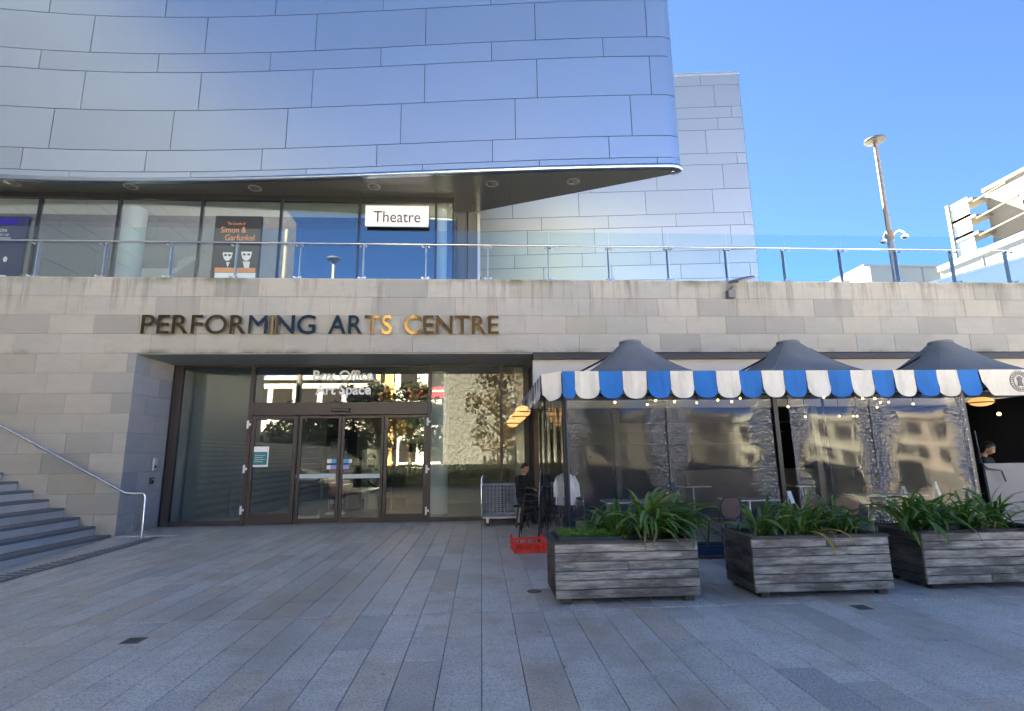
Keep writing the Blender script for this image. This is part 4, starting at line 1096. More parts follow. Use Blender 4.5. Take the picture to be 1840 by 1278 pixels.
# dark posts at openings
for (x, lab) in ((4.87,'slim black post in the dark gap between the curtain pairs'),(8.16,'slim black post at the right end of the clear curtains')):
    r = thing('curtain_post', lab, 'post', (x, 8.55, 0), 0, 'black posts between the clear curtains')
    MB().box(-.035,-.035,0,.035,.035,2.85).build('post', M['black'], r, world=False); MB().box(-.08,-.08,0,.08,.08,.012).build('base_plate', M['black'], r, world=False)
# bulbs and lanterns
M['warm'] = mat('warm_bulb', (1,.8,.5), .4, emit=(1,.66,.28), es=.24); M['lantern'] = mat('lantern_paper', (.8,.5,.25), .7, emit=(1,.50,.20), es=.040)
bl = [(1178,720,8.9),(1212,722,9.6),(1252,724,10.4),(1315,722,9.2),(1330,716,9.9),(1163,727,10.2),(1105,723,9.0),(1416,731,9.8),(1480,714,9.0),(1550,716,9.3),(1572,716,9.8),(1582,723,10.5),(1597,723,10.8),(1641,726,9.9),(1576,732,11.0),(1447,749,10.8),(1508,748,11.4),(1533,748,11.8),(1795,744,10.5),(1540,748,11.0),(1290,719,9.1)]
for (px, py, Y) in bl:
    p = at(px, py, Y=Y); r = thing('hanging_bulb', 'small warm glass bulb hanging under the grey canopies', 'light bulb', (p.x, p.y, p.z), 0, 'warm bulbs strung under the canopies')
    s = 1.7 if px == 1795 else 1.0
    MB().ball((0,0,0), .023*s, 8).build('bulb', M['warm'], r, smooth='all', world=False); MB().tube([(0,0,.03),(0,0,max(.1, 2.86-p.z))], .006, 5).build('cord', M['black'], r, world=False)
for (px, py, Y, n, lab) in ((931,748,11.2,4,'cluster of glowing orange lanterns hanging beside the entrance'),(1763,722,9.8,1,'single glowing orange lantern bowl under the far canopy')):
    p = at(px, py, Y=Y); r = thing('lantern_cluster' if n > 1 else 'lantern', lab, 'lantern', (p.x, p.y, p.z))
    offs_ = [(.1,.0,.10,.17),(.02,-.05,-.0,.15),(-.05,.04,-.05,.15),(-.12,-.02,-.14,.13)] if n > 1 else [(0,0,0,.2)]
    for k, (dx, dy, dz, rr) in enumerate(offs_):
        o = MB().ball((dx,dy,dz), rr, 16, (1,1,.72 if n > 1 else .45)).build('lantern_shade', M['lantern'], r, smooth='all', world=False)
        mb = MB(); mb.tube([(dx+rr*.99*math.cos(a),dy+rr*.99*math.sin(a),dz-rr*.1) for a in np.linspace(0,2*math.pi,19)], .012, 5); mb.build('shade_rim', M['dark'], o, smooth=True)
    MB().tube([(.1,0,.2),(.3,0,2.9-p.z)], .008, 5).build('cord', M['black'], r, world=False)
# pink parasol deeper in
p = at(1808, 772, Y=12.2)
pk = thing('pink_parasol', 'pale pink parasol open beyond the cafe opening', 'parasol', (p.x, 12.2, 0))
mb = MB(); n = 8; zt = 2.30
for k in range(n):
    a0, a1 = 2*math.pi*k/n+.2, 2*math.pi*(k+1)/n+.2
    mb.quad((0,0,zt),(1.05*math.cos(a0),1.05*math.sin(a0),zt-.34),(1.05*math.cos(a1),1.05*math.sin(a1),zt-.34))
mb.build('parasol_cloth', mat('pink_cloth', (.75,.33,.25), .7, emit=(.75,.33,.25), es=0), pk, world=False); MB().tube([(0,0,0),(0,0,zt)], .02, 8).build('pole', M['white'], pk, world=False)
MB().lathe([(.22,0),(.22,.05),(.03,.07)], 20).build('foot', M['dark'], pk, world=False)
# ================================================================== PEOPLE
def skin_body(name, V, E, Rr, m, parent, sub=2, root=0, loc=(0,0,0), rz=0):
    me = bpy.data.meshes.new(name); me.from_pydata(V, E, []); me.update()
    o = bpy.data.objects.new(name, me); C.objects.link(o)
    md = o.modifiers.new('s', 'SKIN'); md.use_smooth_shade = True
    for i, r in enumerate(Rr):
        me.skin_vertices[0].data[i].radius = r if isinstance(r, tuple) else (r, r)
    me.skin_vertices[0].data[root].use_root = True
    o.modifiers.new('u', 'SUBSURF').levels = sub
    bpy.context.view_layer.update()
    nm = bpy.data.meshes.new_from_object(o.evaluated_get(bpy.context.evaluated_depsgraph_get()))
    bpy.data.objects.remove(o)
    nm.materials.clear()
    for q in m: nm.materials.append(q)
    return nm
SK = mat('skin', (.42,.24,.17), .55); HAIR = mat('black_hair', (.010,.008,.007), .4); DKC = mat('black_clothes', (.014,.014,.017), .8); LIP = mat('lips', (.30,.10,.08), .5); EYEW = mat('eye', (.02,.015,.012), .3)
def head(parent, c, face_dir, tilt=0.0, s=1.0, long_hair=False):
    # small modelled head as one mesh; +x local is the facing direction
    mb = MB(); n = 22; mrow = 16
    for i in range(mrow+1):
        ph = math.pi*i/mrow; z = -math.cos(ph)*.118; rr = math.sin(ph)
        for k in range(n):
            th = 2*math.pi*k/n; x = rr*math.cos(th)*.096; y = rr*math.sin(th)*.076
            f = max(0, math.cos(th))
            if z < -.03: x *= 1 - .10*(1-f); y *= 1 + (z+.03)*3.2
            x += f**6*rr*(.010*math.exp(-((z+.022)/.03)**2)*0 + .022*math.exp(-((z+.018)/.022)**2)*math.exp(-(math.sin(th)/.2)**2) + .008*math.exp(-((z+.055)/.012)**2) - .010*math.exp(-((z-.012)/.016)**2)*(1 if abs(math.sin(th)) > .2 else .3) + .008*math.exp(-((z+.10)/.016)**2))
            mb.v.append((x, y, z))
    for i in range(mrow):
        for k in range(n):
            k2 = (k+1) % n; mb.f.append((i*n+k, i*n+k2, (i+1)*n+k2, (i+1)*n+k)); mb.m.append(0)
    for e in (-1, 1): mb.ball((-.005, e*.076, -.01), .024, 8, (.7,.35,1.2))
    mb.tube([(-.015,0,-.06),(-.025,0,-.19)], [.048,.055], 12)
    o = mb.build('head', SK, parent, smooth='all', world=False, loc=c)
    o.rotation_euler = (0, tilt, face_dir); o.scale = (s, s, s)
    h = MB(); rows = 12
    for i in range(rows+1):
        ph = math.pi*i/rows; z = math.cos(ph)*.132
        for k in range(n):
            th = 2*math.pi*k/n; f = math.cos(th); low = -.02 if not long_hair else -.12
            zz = max(z, (.062 if f > .45 else (.01 if f > .1 else low)))
            rr = math.sqrt(max(0, 1-(min(max(zz,-.02),.131)/.132)**2))
            h.v.append((rr*f*.107-.006, rr*math.sin(th)*.089, zz+.004))
    for i in range(rows):
        for k in range(n):
            k2 = (k+1) % n; h.f.append((i*n+k, (i+1)*n+k, (i+1)*n+k2, i*n+k2)); h.m.append(0)
    h.build('hair', HAIR, o, smooth='all', world=False)
    m2 = MB()
    for e in (-1, 1): m2.ball((.083, e*.030, .010), .011, 8, (.5,1.2,.6))
    m2.build('eyes', EYEW, o, smooth='all', world=False)
    m3 = MB(); m3.ball((.088, 0, -.055), .016, 8, (.4,1.3,.38)); m3.build('mouth', LIP, o, smooth='all', world=False)
    m4 = MB()
    for e in (-1, 1): m4.tube([(.088, e*.014, .028),(.086, e*.034, .033),(.072, e*.052, .026)], .0045, 5)
    m4.build('eyebrows', HAIR, o, smooth='all', world=False)
    return o
def hand(parent, c, d, up=(0,0,1)):
    c, d = Vector(c), Vector(d).normalized(); u = Vector(up); s_ = d.cross(u).normalized(); u = s_.cross(d)
    mb = MB(); mb.ball(tuple(c + d*.045), .042, 10, (1,1,.6))
    for k, (o_, l) in enumerate(((-.030,.062),(-.010,.074),(.010,.069),(.030,.054))):
        b = c + d*.075 + s_*o_; mb.tube([b, b+d*l*.5-u*.008, b+d*l*.85-u*.03, b+d*l*.9-u*.05], [.0095,.009,.008,.006], 6)
    b = c + d*.03 + s_*.036; mb.tube([b, b+s_*.028+d*.02, b+s_*.03+d*.05-u*.01], [.012,.010,.007], 6)
    return mb.build('hand', SK, parent, smooth='all', world=False)
def standing(loc, rz, label, tilt=.35, s=1.0):
    r = thing('person', label, 'person', loc, rz)
    # x forward
    V = [(0,0,.95),(0,0,1.15),(.02,0,1.35),(.03,0,1.47),(0,.10,.90),(.02,.11,.5),(0,.11,.09),(.14,.12,.04),(0,-.10,.90),(.02,-.11,.5),(0,-.11,.09),(.14,-.12,.04),
         (.02,.17,1.40),(.06,.23,1.12),(.30,.16,1.02),(.02,-.17,1.40),(.06,-.23,1.12),(.30,-.16,1.02)]
    E = [(0,1),(1,2),(2,3),(0,4),(4,5),(5,6),(6,7),(0,8),(8,9),(9,10),(10,11),(2,12),(12,13),(13,14),(2,15),(15,16),(16,17)]
    R_ = [(.15,.12),(.14,.11),(.16,.12),.06,.095,.065,.045,.035,.095,.065,.045,.035,.065,.05,.036,.065,.05,.036]
    nm = skin_body('body', V, E, R_, [DKC], r); put('body', nm, r, world=False)
    head(r, (.075,0,1.62), 0, tilt, 1.0, True)
    hand(r, (.32,.155,1.02), (1,-.2,-.05)); hand(r, (.32,-.155,1.02), (1,.2,-.05)); r.scale = (s,s,s)
    return r
def seated(loc, rz, label):
    r = thing('person', label, 'person', loc, rz)
    V = [(0,0,.50),(.02,0,.72),(.06,0,.95),(.10,0,1.07),(.10,.10,.50),(.46,.11,.52),(.44,.11,.09),(.57,.12,.05),(.10,-.10,.50),(.46,-.11,.52),(.44,-.11,.09),(.57,-.12,.05),
         (.06,.18,1.0),(.16,.23,.76),(.40,.12,.80),(.06,-.18,1.0),(.16,-.23,.76),(.40,-.12,.80)]
    E = [(0,1),(1,2),(2,3),(0,4),(4,5),(5,6),(6,7),(0,8),(8,9),(9,10),(10,11),(2,12),(12,13),(13,14),(2,15),(15,16),(16,17)]
    R_ = [(.16,.14),(.15,.12),(.17,.12),.06,.10,.07,.05,.035,.10,.07,.05,.035,.07,.052,.036,.07,.052,.036]
    nm = skin_body('body', V, E, R_, [DKC], r); put('body', nm, r, world=False)
    head(r, (.145,0,1.215), 0, .25)
    hand(r, (.42,.11,.80), (1,-.2,-.1)); hand(r, (.42,-.11,.80), (1,.2,-.1))
    return r
p = at(1771, 806, Y=9.55); sc_ = p.z/1.62
standing((p.x-.05, 9.55, 0), rad(-62), 'person in black with dark hair looking down behind the grey board', .45, min(1.08, max(.92, sc_)))
p = at(937, 842, Y=12.5)
seated((p.x-.02, 12.55, p.z-1.215), rad(-48), 'seated person in dark clothes beside the stacked black chairs')
r = thing('stool', 'dark stool under the seated person by the entrance', 'stool', (p.x, 12.55, 0))
sh = p.z-1.215+.385
MB().lathe([(.001,sh-.03),(.19,sh-.03),(.2,sh-.01),(.19,sh),(.001,sh)], 20).build('seat', M['dark'], r, world=False)
for a in range(4): MB().tube([(.12*math.cos(a*1.571+.78),.12*math.sin(a*1.571+.78),sh-.03),(.2*math.cos(a*1.571+.78),.2*math.sin(a*1.571+.78),0)], .014, 6).build('leg', M['black'], r, world=False)

# white jacket hanging with dark trousers on a stand behind the side curtain
p = at(1016, 850, Y=9.3); q = at(1016, 907, Y=9.3)
hj = thing('hanging_uniform', 'white jacket over dark trousers hanging behind the clear side curtain', 'clothing', (p.x, 9.3, 0))
wj = mat('white_cotton', (.78,.77,.76), .8)
zt, zb = p.z, q.z
mb = MB()
def tor(u, v):
    a = 2*math.pi*u; w = .05 + (.145-.05)*min(1, v*6)**.7 + .03*v + .012*math.sin(a*5+v*6)
    return (w*math.cos(a), (.055+.07*min(1, v*5)+.02*v)*math.sin(a), zt - v*(zt-zb))
mb.grid(tor, 36, 14); mb.tube([(.115,0,zt-.06),(.18,-.02,zt-.2),(.20,-.05,zt-.40)], [.05,.05,.04], 12); mb.tube([(-.115,0,zt-.06),(-.17,-.02,zt-.2),(-.18,-.05,zt-.40)], [.05,.05,.04], 12)
mb.build('jacket', wj, hj, smooth='all', world=False)
mb = MB()
for e in (-1,1): mb.tube([(e*.08,0,zb+.05),(e*.09,0,.3),(e*.10,0,.08)], [.07,.06,.05], 12)
mb.build('trousers', DKC, hj, smooth='all', world=False)
mb = MB(); mb.tube([(0,.0,.03),(0,0,zt+.03)], .015, 8); mb.tube([(-.18,0,zt-.03),(0,0,zt+.02),(.18,0,zt-.03)], .012, 6); mb.lathe([(.2,0),(.2,.03),(.02,.04)], 16); mb.build('stand', M['black'], hj, world=False)

# ================================================================== CRATE, TROLLEY, STACKED CHAIRS
p = at(953, 995, Z=0)
cr = thing('red_crate', 'bright red plastic crate lying on the paving by the first planter', 'crate', (p.x+.02, p.y+.33, 0), rad(4))
rp = mat('red_plastic', (.85,.06,.04), .38)
w, d, h = .30, .30, .17
mb = MB(); mb.box(-w,-d,.01,w,d,.03); mb.build('base', rp, cr, world=False)
for k, (x0,y0,x1,y1) in enumerate(((-w,-d,w,-d+.02),(-w,d-.02,w,d),(-w,-d+.02,-w+.02,d-.02),(w-.02,-d+.02,w,d-.02))):
    mb = MB(); fx = x1-x0 > y1-y0
    z0 = .03
    mb.box(x0,y0,z0,x1,y1,.055); mb.box(x0,y0,h-.035,x1,y1,h)
    for i in range(5):
        t0 = i/4
        if fx: xx = x0+(x1-x0-.03)*t0; mb.box(xx,y0,.06,xx+.03,y1,h-.035)
        else: yy = y0+(y1-y0-.03)*t0; mb.box(x0,yy,.06,x1,yy+.03,h-.035)
    mb.build('side', rp, cr, world=False)
mb = MB()
for sx in (-1,1):
    for sy in (-1,1): mb.slab(sx*w-.035*(sx>0)-.0*(sx<0), sy*d-.035*(sy>0), .0, sx*w+.035*(sx<0)+.012*(sx>0), sy*d+.035*(sy<0)+.012*(sy>0), h+.055, .008)
mb.build('corner_posts', rp, cr, world=False)
mb = MB(); mb.box(-w-.02,-d-.025,h-.02,w+.02,-d,h); mb.box(-w-.02,d,h-.02,w+.02,d+.025,h); mb.build('rim', rp, cr, world=False)

p = at(910, 935, Z=0)
tr = thing('cage_trolley', 'grey wire cage trolley on castors in front of the right glass pane', 'trolley', (.50, 13.1, 0))
w, d = .47, .28
mb = MB(); mb.slab(-w,-d,.17,w,d,.21,.008); mb.build('platform', M['satin'], tr, world=False)
def cage(x0,y0,x1,y1,nv,nh,z0=.21,z1=.93):
    mb = MB()
    for i in range(nv+1): t_ = i/nv; mb.tube([(x0+(x1-x0)*t_,y0+(y1-y0)*t_,z0),(x0+(x1-x0)*t_,y0+(y1-y0)*t_,z1)], .006 if 0 < i < nv else .012, 5)
    for j in range(nh+1): z = z0+(z1-z0)*j/nh; mb.tube([(x0,y0,z),(x1,y1,z)], .006 if 0 < j < nh else .012, 5)
    mb.build('wire_side', M['satin'], tr, world=False)
cage(-w,-d,w,-d,11,8); cage(-w,d,w,d,11,8); cage(-w,-d,-w,d,6,8); cage(w,-d,w,d,6,8)
MB().tube([(-w-.03,-.2,.2),(-w-.03,-.2,1.05),(-w-.0,-.18,1.13),(-w+.0,.18,1.13),(-w-.03,.2,1.05),(-w-.03,.2,.2)], .016, 8).build('push_handle', M['chrome'], tr, smooth=True, world=False)
for sx in (-1,1):
    for sy in (-1,1):
        o = MB().tube([(sx*.36,sy*.2-.02,.075),(sx*.36,sy*.2+.02,.075)], .075, 14).build('castor_wheel', M['black'], tr, world=False)
        mb = MB(); mb.box(sx*.36-.03,sy*.2-.035,.07,sx*.36+.03,sy*.2-.025,.17); mb.box(sx*.36-.03,sy*.2+.025,.07,sx*.36+.03,sy*.2+.035,.17); mb.build('castor_fork', M['satin'], o, world=False)
        mb = MB(); mb.tube([(sx*.36,sy*.2-.027,.075),(sx*.36,sy*.2-.021,.075)], .035, 12); mb.build('hub', mat('hub_red', (.35,.03,.03), .5) if 'hub_red' not in bpy.data.materials else bpy.data.materials['hub_red'], o, world=False)
def stack_chair(loc, rz, label):
    r = thing('stacked_chair', label, 'chair', loc, rz, 'black metal chairs stacked by the cafe end')
    MB().slab(-.2,-.2,.44,.2,.2,.46,.008).build('seat', M['black'], r, world=False)
    mb = MB(); mb.tube([(-.2,.2,.45),(-.19,.26,.85),(-.1,.28,.93),(.1,.28,.93),(.19,.26,.85),(.2,.2,.45)], .012, 7); mb.tube([(-.19,.25,.75),(.19,.25,.75)], .01, 6); mb.tube([(-.195,.235,.62),(.195,.235,.62)], .01, 6); mb.build('backrest', M['black'], r, smooth=True, world=False)
    for sx in (-1,1):
        for sy in (-1,1): MB().tube([(sx*.18,sy*.18,.45),(sx*.21,sy*.21,0)], .012, 6).build('leg', M['black'], r, world=False)
    return r
bs = at(952, 950, Z=0)
s0 = stack_chair((1.0, 11.25, 0), rad(-100), 'black metal chair at the bottom of the stack by the cafe end')
for k, lab in enumerate(('black metal chair second from the bottom of the stack','black metal chair third from the bottom of the stack','black metal chair second from the top of the stack','black metal chair on top of the stack by the cafe end')):
    dup(s0, (1.0+.025*(k+1), 11.25, .125*(k+1)), rad(-100), lab)
gf = thing('folded_frame', 'folded black metal frame leaning against the clear side curtain', 'folded frame', (1.15, 10.55, 0))
mb = MB(); mb.tube([(.05,.1,1.45),(-.02,.05,.9),(-.10,-.35,0)], .015, 7); mb.tube([(.05,.25,1.35),(0,.2,.9),(-.05,-.1,0)], .015, 7); mb.tube([(0,.06,1.0),(0,.2,1.0)], .01, 6); mb.tube([(-.03,-.05,.6),(-.01,.1,.6)], .01, 6); mb.build('frame_tubes', M['black'], gf, smooth=True, world=False)
mb = MB(); mb.tube([(.02,.12,1.3),(-.04,-.02,.8),(-.08,-.25,0)], .007, 6); mb.build('brace', M['satin'], gf, smooth=True, world=False)

# ================================================================== PLANTERS
M['wood'] = mk_wood('weathered_planks'); M['wood_dark'] = mk_wood('dark_planks', (.02,.018,.016), (.085,.078,.07)); M['soil'] = mat('soil', (.03,.022,.016), .95)
PH = .66
def planter(c00, w, d, label, npl=6, rows=None):
    r = thing('timber_planter', label, 'planter', (c00[0]+w/2, c00[1]+d/2, 0), 0, 'weathered timber planters in front of the cafe')
    hx, hy = w/2, d/2; z0 = .055; ph = (PH-.03-z0)/npl
    rr = random.Random(int(c00[0]*100))
    for k in range(npl):
        za, zb = z0+ph*k, z0+ph*(k+1)
        for side in (-1, 1):
            xs = [-hx, hx]
            if rr.random() < .35: xs = [-hx, rr.uniform(-.4,.4)*hx, hx]
            for xa, xb in zip(xs[:-1], xs[1:]):
                mb = MB(); o_ = rr.uniform(-.003,.004); cx = (xa+xb)/2; cz = (za+zb)/2
                mb.slab(xa-cx+.001, -.014, za-cz+.004, xb-cx-.002, .014, zb-cz-.004, .006, 'y', side < 0)
                mb.build('plank', M['wood'], r, world=False, loc=(cx, side*(hy-.014)+side*o_, cz))
            mb = MB(); cz = (za+zb)/2
            mb.slab(-hy+.03, -.012, za-cz+.002, hy-.03, .012, zb-cz-.002, .003, 'y', False)
            mb.build('end_plank', M['wood_dark'], r, world=False, loc=(side*(hx-.012), 0, cz), ) .rotation_euler = (0, 0, rad(-90)*side)
    mb = MB(); mb.slab(-hx-.008,-hy-.012,PH-.03,hx+.008,-hy+.055,PH,.004); mb.build('top_rail', M['wood_dark'], r, world=False); mb = MB(); mb.slab(-hx-.008,hy-.055,PH-.03,hx+.008,hy+.012,PH,.004); mb.build('top_rail', M['wood_dark'], r, world=False)
    for s in (-1,1): mb = MB(); mb.slab(s*hx-.05*(s>0)+(-.008 if s<0 else 0),-hy+.056,PH-.029,s*hx+.05*(s<0)+(.008 if s>0 else 0),hy-.056,PH-.001,.004); mb.build('top_rail', M['wood_dark'], r, world=False)
    MB().box(-hx+.03,-hy+.03,PH-.12,hx-.03,hy-.03,PH-.10).build('soil', M['soil'], r, world=False)
    mb = MB()
    for sx in (-1,1):
        for sy in (-1,1): mb.box(sx*(hx-.12)-.05, sy*(hy-.07)-.04, 0, sx*(hx-.12)+.05, sy*(hy-.07)+.04, z0)
    tag(mb.build('feet', M['wood_dark'], r, world=False), kind='stuff')
    return r
a, b = at(1000,1088,Z=0), at(1262,1081,Z=0); P1 = (a.x, a.y, b.x-a.x, .78)
planter(P1, P1[2], P1[3], 'weathered timber planter with low bright herbs at its left half')
a, b = at(1360,1076,Z=0), at(1605,1067,Z=0); P2 = (a.x, a.y, b.x-a.x, .74)
planter(P2, P2[2], P2[3], 'weathered timber planter in the middle with a few yellowed leaves')
a = at(1670,1060,Z=0); P3 = (a.x, a.y, 1.75, .74)
planter(P3, P3[2], P3[3], 'weathered timber planter cut off by the frame edge')
# dark liner tray in the first planter
lt = thing('planter_tray', 'dark plastic trough holding herbs inside the first planter', 'trough', (P1[0]+.42, P1[1]+.38, PH-.10))
mb = MB(); mb.box(-.36,-.3,0,.36,-.27,.13); mb.box(-.36,.27,0,.36,.3,.13); mb.box(-.36,-.27,0,-.33,.27,.13); mb.box(.33,-.27,0,.36,.27,.13); mb.build('trough_sides', mat('trough_blue', (.03,.045,.06), .5), lt, world=False)
MB().box(-.33,-.27,.0,.33,.27,.08).build('trough_soil', M['soil'], lt, world=False)

# leaves
def mk_leaf(name, c1, c2, tipc=None):
    m = mat(name, c1, .42, spec=.5); t = NT(m); r = t.rand()
    gx = t.N('SeparateXYZ', inp={0: t.N('TexCoord').outputs['Generated']}).outputs
    c = t.mix(r, c1, c2); n = t.noise(t.coords((1,1,1)), 14, 3, .6)
    c = t.mix(t.rng(n,.35,.7,0,.4), c, tuple(x*.6 for x in c1))
    t.L(c, t.b.inputs['Base Color'])
    tl = t.N('BsdfTranslucent'); t.L(t.mix(.5, c, (.18,.30,.04)), tl.inputs[0])
    mx = t.N('MixShader', inp={0: .22, 1: t.b.outputs[0], 2: tl.outputs[0]}); t.L(mx.outputs[0], t.n['Material Output'].inputs[0])
    return m
M['leaf'] = mk_leaf('strap_leaf', (.07,.165,.03), (.14,.26,.05)); M['leaf_y'] = mk_leaf('yellowed_leaf', (.62,.34,.03), (.60,.42,.05)); M['leaf_base'] = mk_leaf('fresh_leaf', (.16,.28,.04), (.22,.32,.05)); M['herb'] = mk_leaf('herb_leaf', (.09,.26,.03), (.17,.38,.05)); M['dry'] = mat('dry_leaf', (.30,.20,.09), .8)
def strap(L, rise, droop, w, m, seed):
    rr = random.Random(seed); mb = MB(); n = 9
    # integrate an arching centre line in the xz plane
    x = z = 0; ang = rise; pts = []
    for i in range(n+1):
        pts.append((x, z, ang)); s = L/n; x += math.cos(ang)*s; z += math.sin(ang)*s; ang -= droop/n*(.35+1.5*(i/n))
    tw = rr.uniform(-.5,.5)
    for i, (x, z, a) in enumerate(pts):
        u = i/n; ww = w*(.55+.45*min(1,u*4))*(1 if u < .72 else max(.06, 1-((u-.72)/.28)**1.6)); t_ = tw*u
        nx, nz = -math.sin(a), math.cos(a)
        for e in (-1, 0, 1):
            lift = .22*ww*abs(e)
            mb.v.append((x + nx*lift + nx*e*ww*.5*math.sin(t_), e*ww*.5*math.cos(t_), z + nz*lift + nz*e*ww*.5*math.sin(t_)))
    for i in range(n):
        for e in (0, 1): q = 3*i+e; mb.f.append((q, q+3, q+4, q+1)); mb.m.append(0)
    return mb.mesh('leaf', m, 'all')
LEAF = [strap(L, rise, dr, w, M['leaf'], i) for i, (L, rise, dr, w) in enumerate(((.46,1.25,1.5,.026),(.52,1.05,2.0,.028),(.42,1.42,1.0,.024),(.55,.95,2.4,.028),(.48,.8,1.9,.027),(.36,.7,1.3,.024)))]
LEAFB = [strap(L, rise, dr, w, M['leaf_base'], i+9) for i, (L, rise, dr, w) in enumerate(((.40,1.3,1.2,.026),(.44,1.0,1.7,.026)))]
LEAFY = [strap(L, rise, dr, w, M['leaf_y'], i+20) for i, (L, rise, dr, w) in enumerate(((.62,.45,2.2,.032),(.56,.55,2.5,.028)))]
LEAFD = [strap(L, rise, dr, w, M['dry'], i+30) for i, (L, rise, dr, w) in enumerate(((.40,.5,2.2,.018),(.34,.8,2.6,.016)))]
def clump(x, y, z, n, label, s=1.0, seed=0, bias=None, yellow=0):
    rr = random.Random(seed*17+5); r = thing('strap_leaf_plant', label, 'plant', (x, y, z), 0, 'strap leaved plants in the planters')
    for k in range(n):
        a = rr.random()*2*math.pi
        if bias is not None and rr.random() < .6: a = bias + rr.gauss(0, .6)
        q_ = rr.random(); me = rr.choice(LEAF) if q_ > .2 else (rr.choice(LEAFB) if q_ > .05 else rr.choice(LEAFD))
        o = put('leaf', me, r, world=False, loc=(rr.gauss(0,.045), rr.gauss(0,.04), -.02), rot=(rr.gauss(0,.22), rr.gauss(0,.18), a)); q = 1.3*s*rr.uniform(.6,1.2); o.scale = (q, q*rr.uniform(.9,1.3), q)
    for k in range(yellow):
        o = put('yellow_leaf', LEAFY[k % 2], r, world=False, loc=(.05*k,-.12,.03), rot=(rr.gauss(0,.1),rr.gauss(0,.1), -1.35+.3*k)); o['label'] = 'yellowed drooping leaf'
    return r
zs = PH-.04
x0, y0, w, d = P1
clump(x0+.62, y0+.55, zs+.05, 34, 'smaller strap leaved plant rising behind the herbs in the first planter', .75, 1)
clump(x0+.82, y0+.38, zs, 60, 'strap leaved plant just right of the herbs in the first planter', .95, 2)
clump(x0+1.12, y0+.26, zs+.06, 110, 'full strap leaved plant spilling over the front of the first planter', 1.12, 3, -1.3)
clump(x0+1.42, y0+.40, zs, 70, 'strap leaved plant at the right end of the first planter', 1.05, 4, -.5)
x0, y0, w, d = P2
clump(x0+.32, y0+.36, zs, 50, 'strap leaved plant at the left end of the middle planter', .95, 5)
clump(x0+.66, y0+.28, zs, 55, 'strap leaved plant with yellowed leaves hanging over the middle planter', 1.0, 6, None, 3)
clump(x0+1.0, y0+.42, zs, 65, 'dense strap leaved plant right of the yellowed leaves', 1.0, 7)
clump(x0+1.33, y0+.38, zs, 55, 'strap leaved plant at the right end of the middle planter', .92, 8)
x0, y0, w, d = P3
clump(x0+.14, y0+.30, zs, 60, 'strap leaved plant drooping over the left corner of the last planter', 1.05, 9, -1.8)
clump(x0+.55, y0+.42, zs, 65, 'strap leaved plant second from the left in the last planter', 1.05, 10)
clump(x0+.95, y0+.36, zs, 65, 'strap leaved plant near the frame edge in the last planter', 1.0, 11)
clump(x0+1.35, y0+.42, zs, 50, 'strap leaved plant at the hidden end of the last planter', 1.0, 12)
# herb patch
hb = MB(); rr = random.Random(4)
for k in range(2600):
    x, y = rr.uniform(-.33,.33), rr.uniform(-.29,.28); h = .05 + .10*rr.random()*(1-.3*abs(x)/.33); a = rr.random()*6.28; s = rr.uniform(.008,.016); tl = rr.uniform(-.7,.7)
    cx, sx = math.cos(a)*s, math.sin(a)*s
    hb.quad((x-cx,y-sx,h),(x+sx*.7,y-cx*.7,h+tl*s),(x+cx,y+sx,h+.3*s),(x-sx*.7,y+cx*.7,h-tl*s))
o = hb.build('herb_patch', M['herb'], None); o.location = (P1[0]+.42, P1[1]+.38, PH-.06)
tag(o, 'low bright green small leaved herbs filling the left of the first planter', 'herbs', None, 'stuff')
# ================================================================== LAMP POSTS
M['lamp'] = mat('lamp_grey', (.22,.205,.19), .45, .2); M['lamp_d'] = mat('lamp_disc', (.04,.045,.05), .5)
LY_ = 21.0
tp = at(1572, 253, Y=LY_)
def lamp(loc, H, label):
    r = thing('lamp_post', label, 'lamp post', loc, 0, 'tall disc headed lamp posts')
    mb = MB(); mb.tube([(0,0,0),(0,0,H*.55),(0,0,H*.551),(0,0,H-.1)], [.13,.13,.10,.085], 14); mb.build('pole', M['lamp'], r, smooth=True, world=False)
    MB().lathe([(.10,H-.12),(.40,H-.05),(.43,H),(.40,H+.05),(.001,H+.10)], 28).build('lamp_disc', M['lamp_d'], r, smooth=True, world=False)
    MB().lathe([(.2,0),(.2,.04),(.15,.06)], 16).build('base_plate', M['lamp_d'], r, world=False)
    return r
lp = lamp((tp.x, LY_, 5.15), tp.z-5.15, 'tall grey disc headed lamp post with cameras beyond the balustrade')
zc = at(1603, 425, Y=LY_).z
cc = thing('camera_pair', 'pair of white dome security cameras clamped to the lamp post', 'security camera', (tp.x, LY_, zc))
MB().lathe([(.16,-.22),(.17,-.2),(.17,.2),(.16,.22)], 14).build('clamp_band', mat('rust_band', (.20,.15,.12), .7), cc, world=False)
for s, dx, dz in ((-1,.42,-.24),(1,.62,-.0)):
    mb = MB(); mb.tube([(s*.15,-.05,.10),(s*(dx*.6),-.1,.26+dz*.3),(s*dx,-.1,.16+dz),(s*dx,-.1,.05+dz)], .035, 8); o = mb.build('camera_arm', M['white'], cc, smooth=True, world=False)
    MB().lathe([(.05,.08),(.13,.04),(.13,-.06)], 16, (s*dx,-.1,dz-.02)).build('dome_housing', M['white'], o, smooth=True, world=False)
    MB().ball((s*dx,-.1,dz-.08), .11, 12, (1,1,.8)).build('dome', M['black'], o, smooth='all', world=False)
q = at(600, 466, Y=30.0)
dup(lp, (q.x, 2*16.28-30.0, .7), 0, 'tall disc headed lamp post reflected in the upper glass')
bpy.data.objects[[o.name for o in bpy.data.objects if o.name.startswith('lamp_post.')][0]].scale = (1,1,(q.z-.7)/(tp.z-5.15))

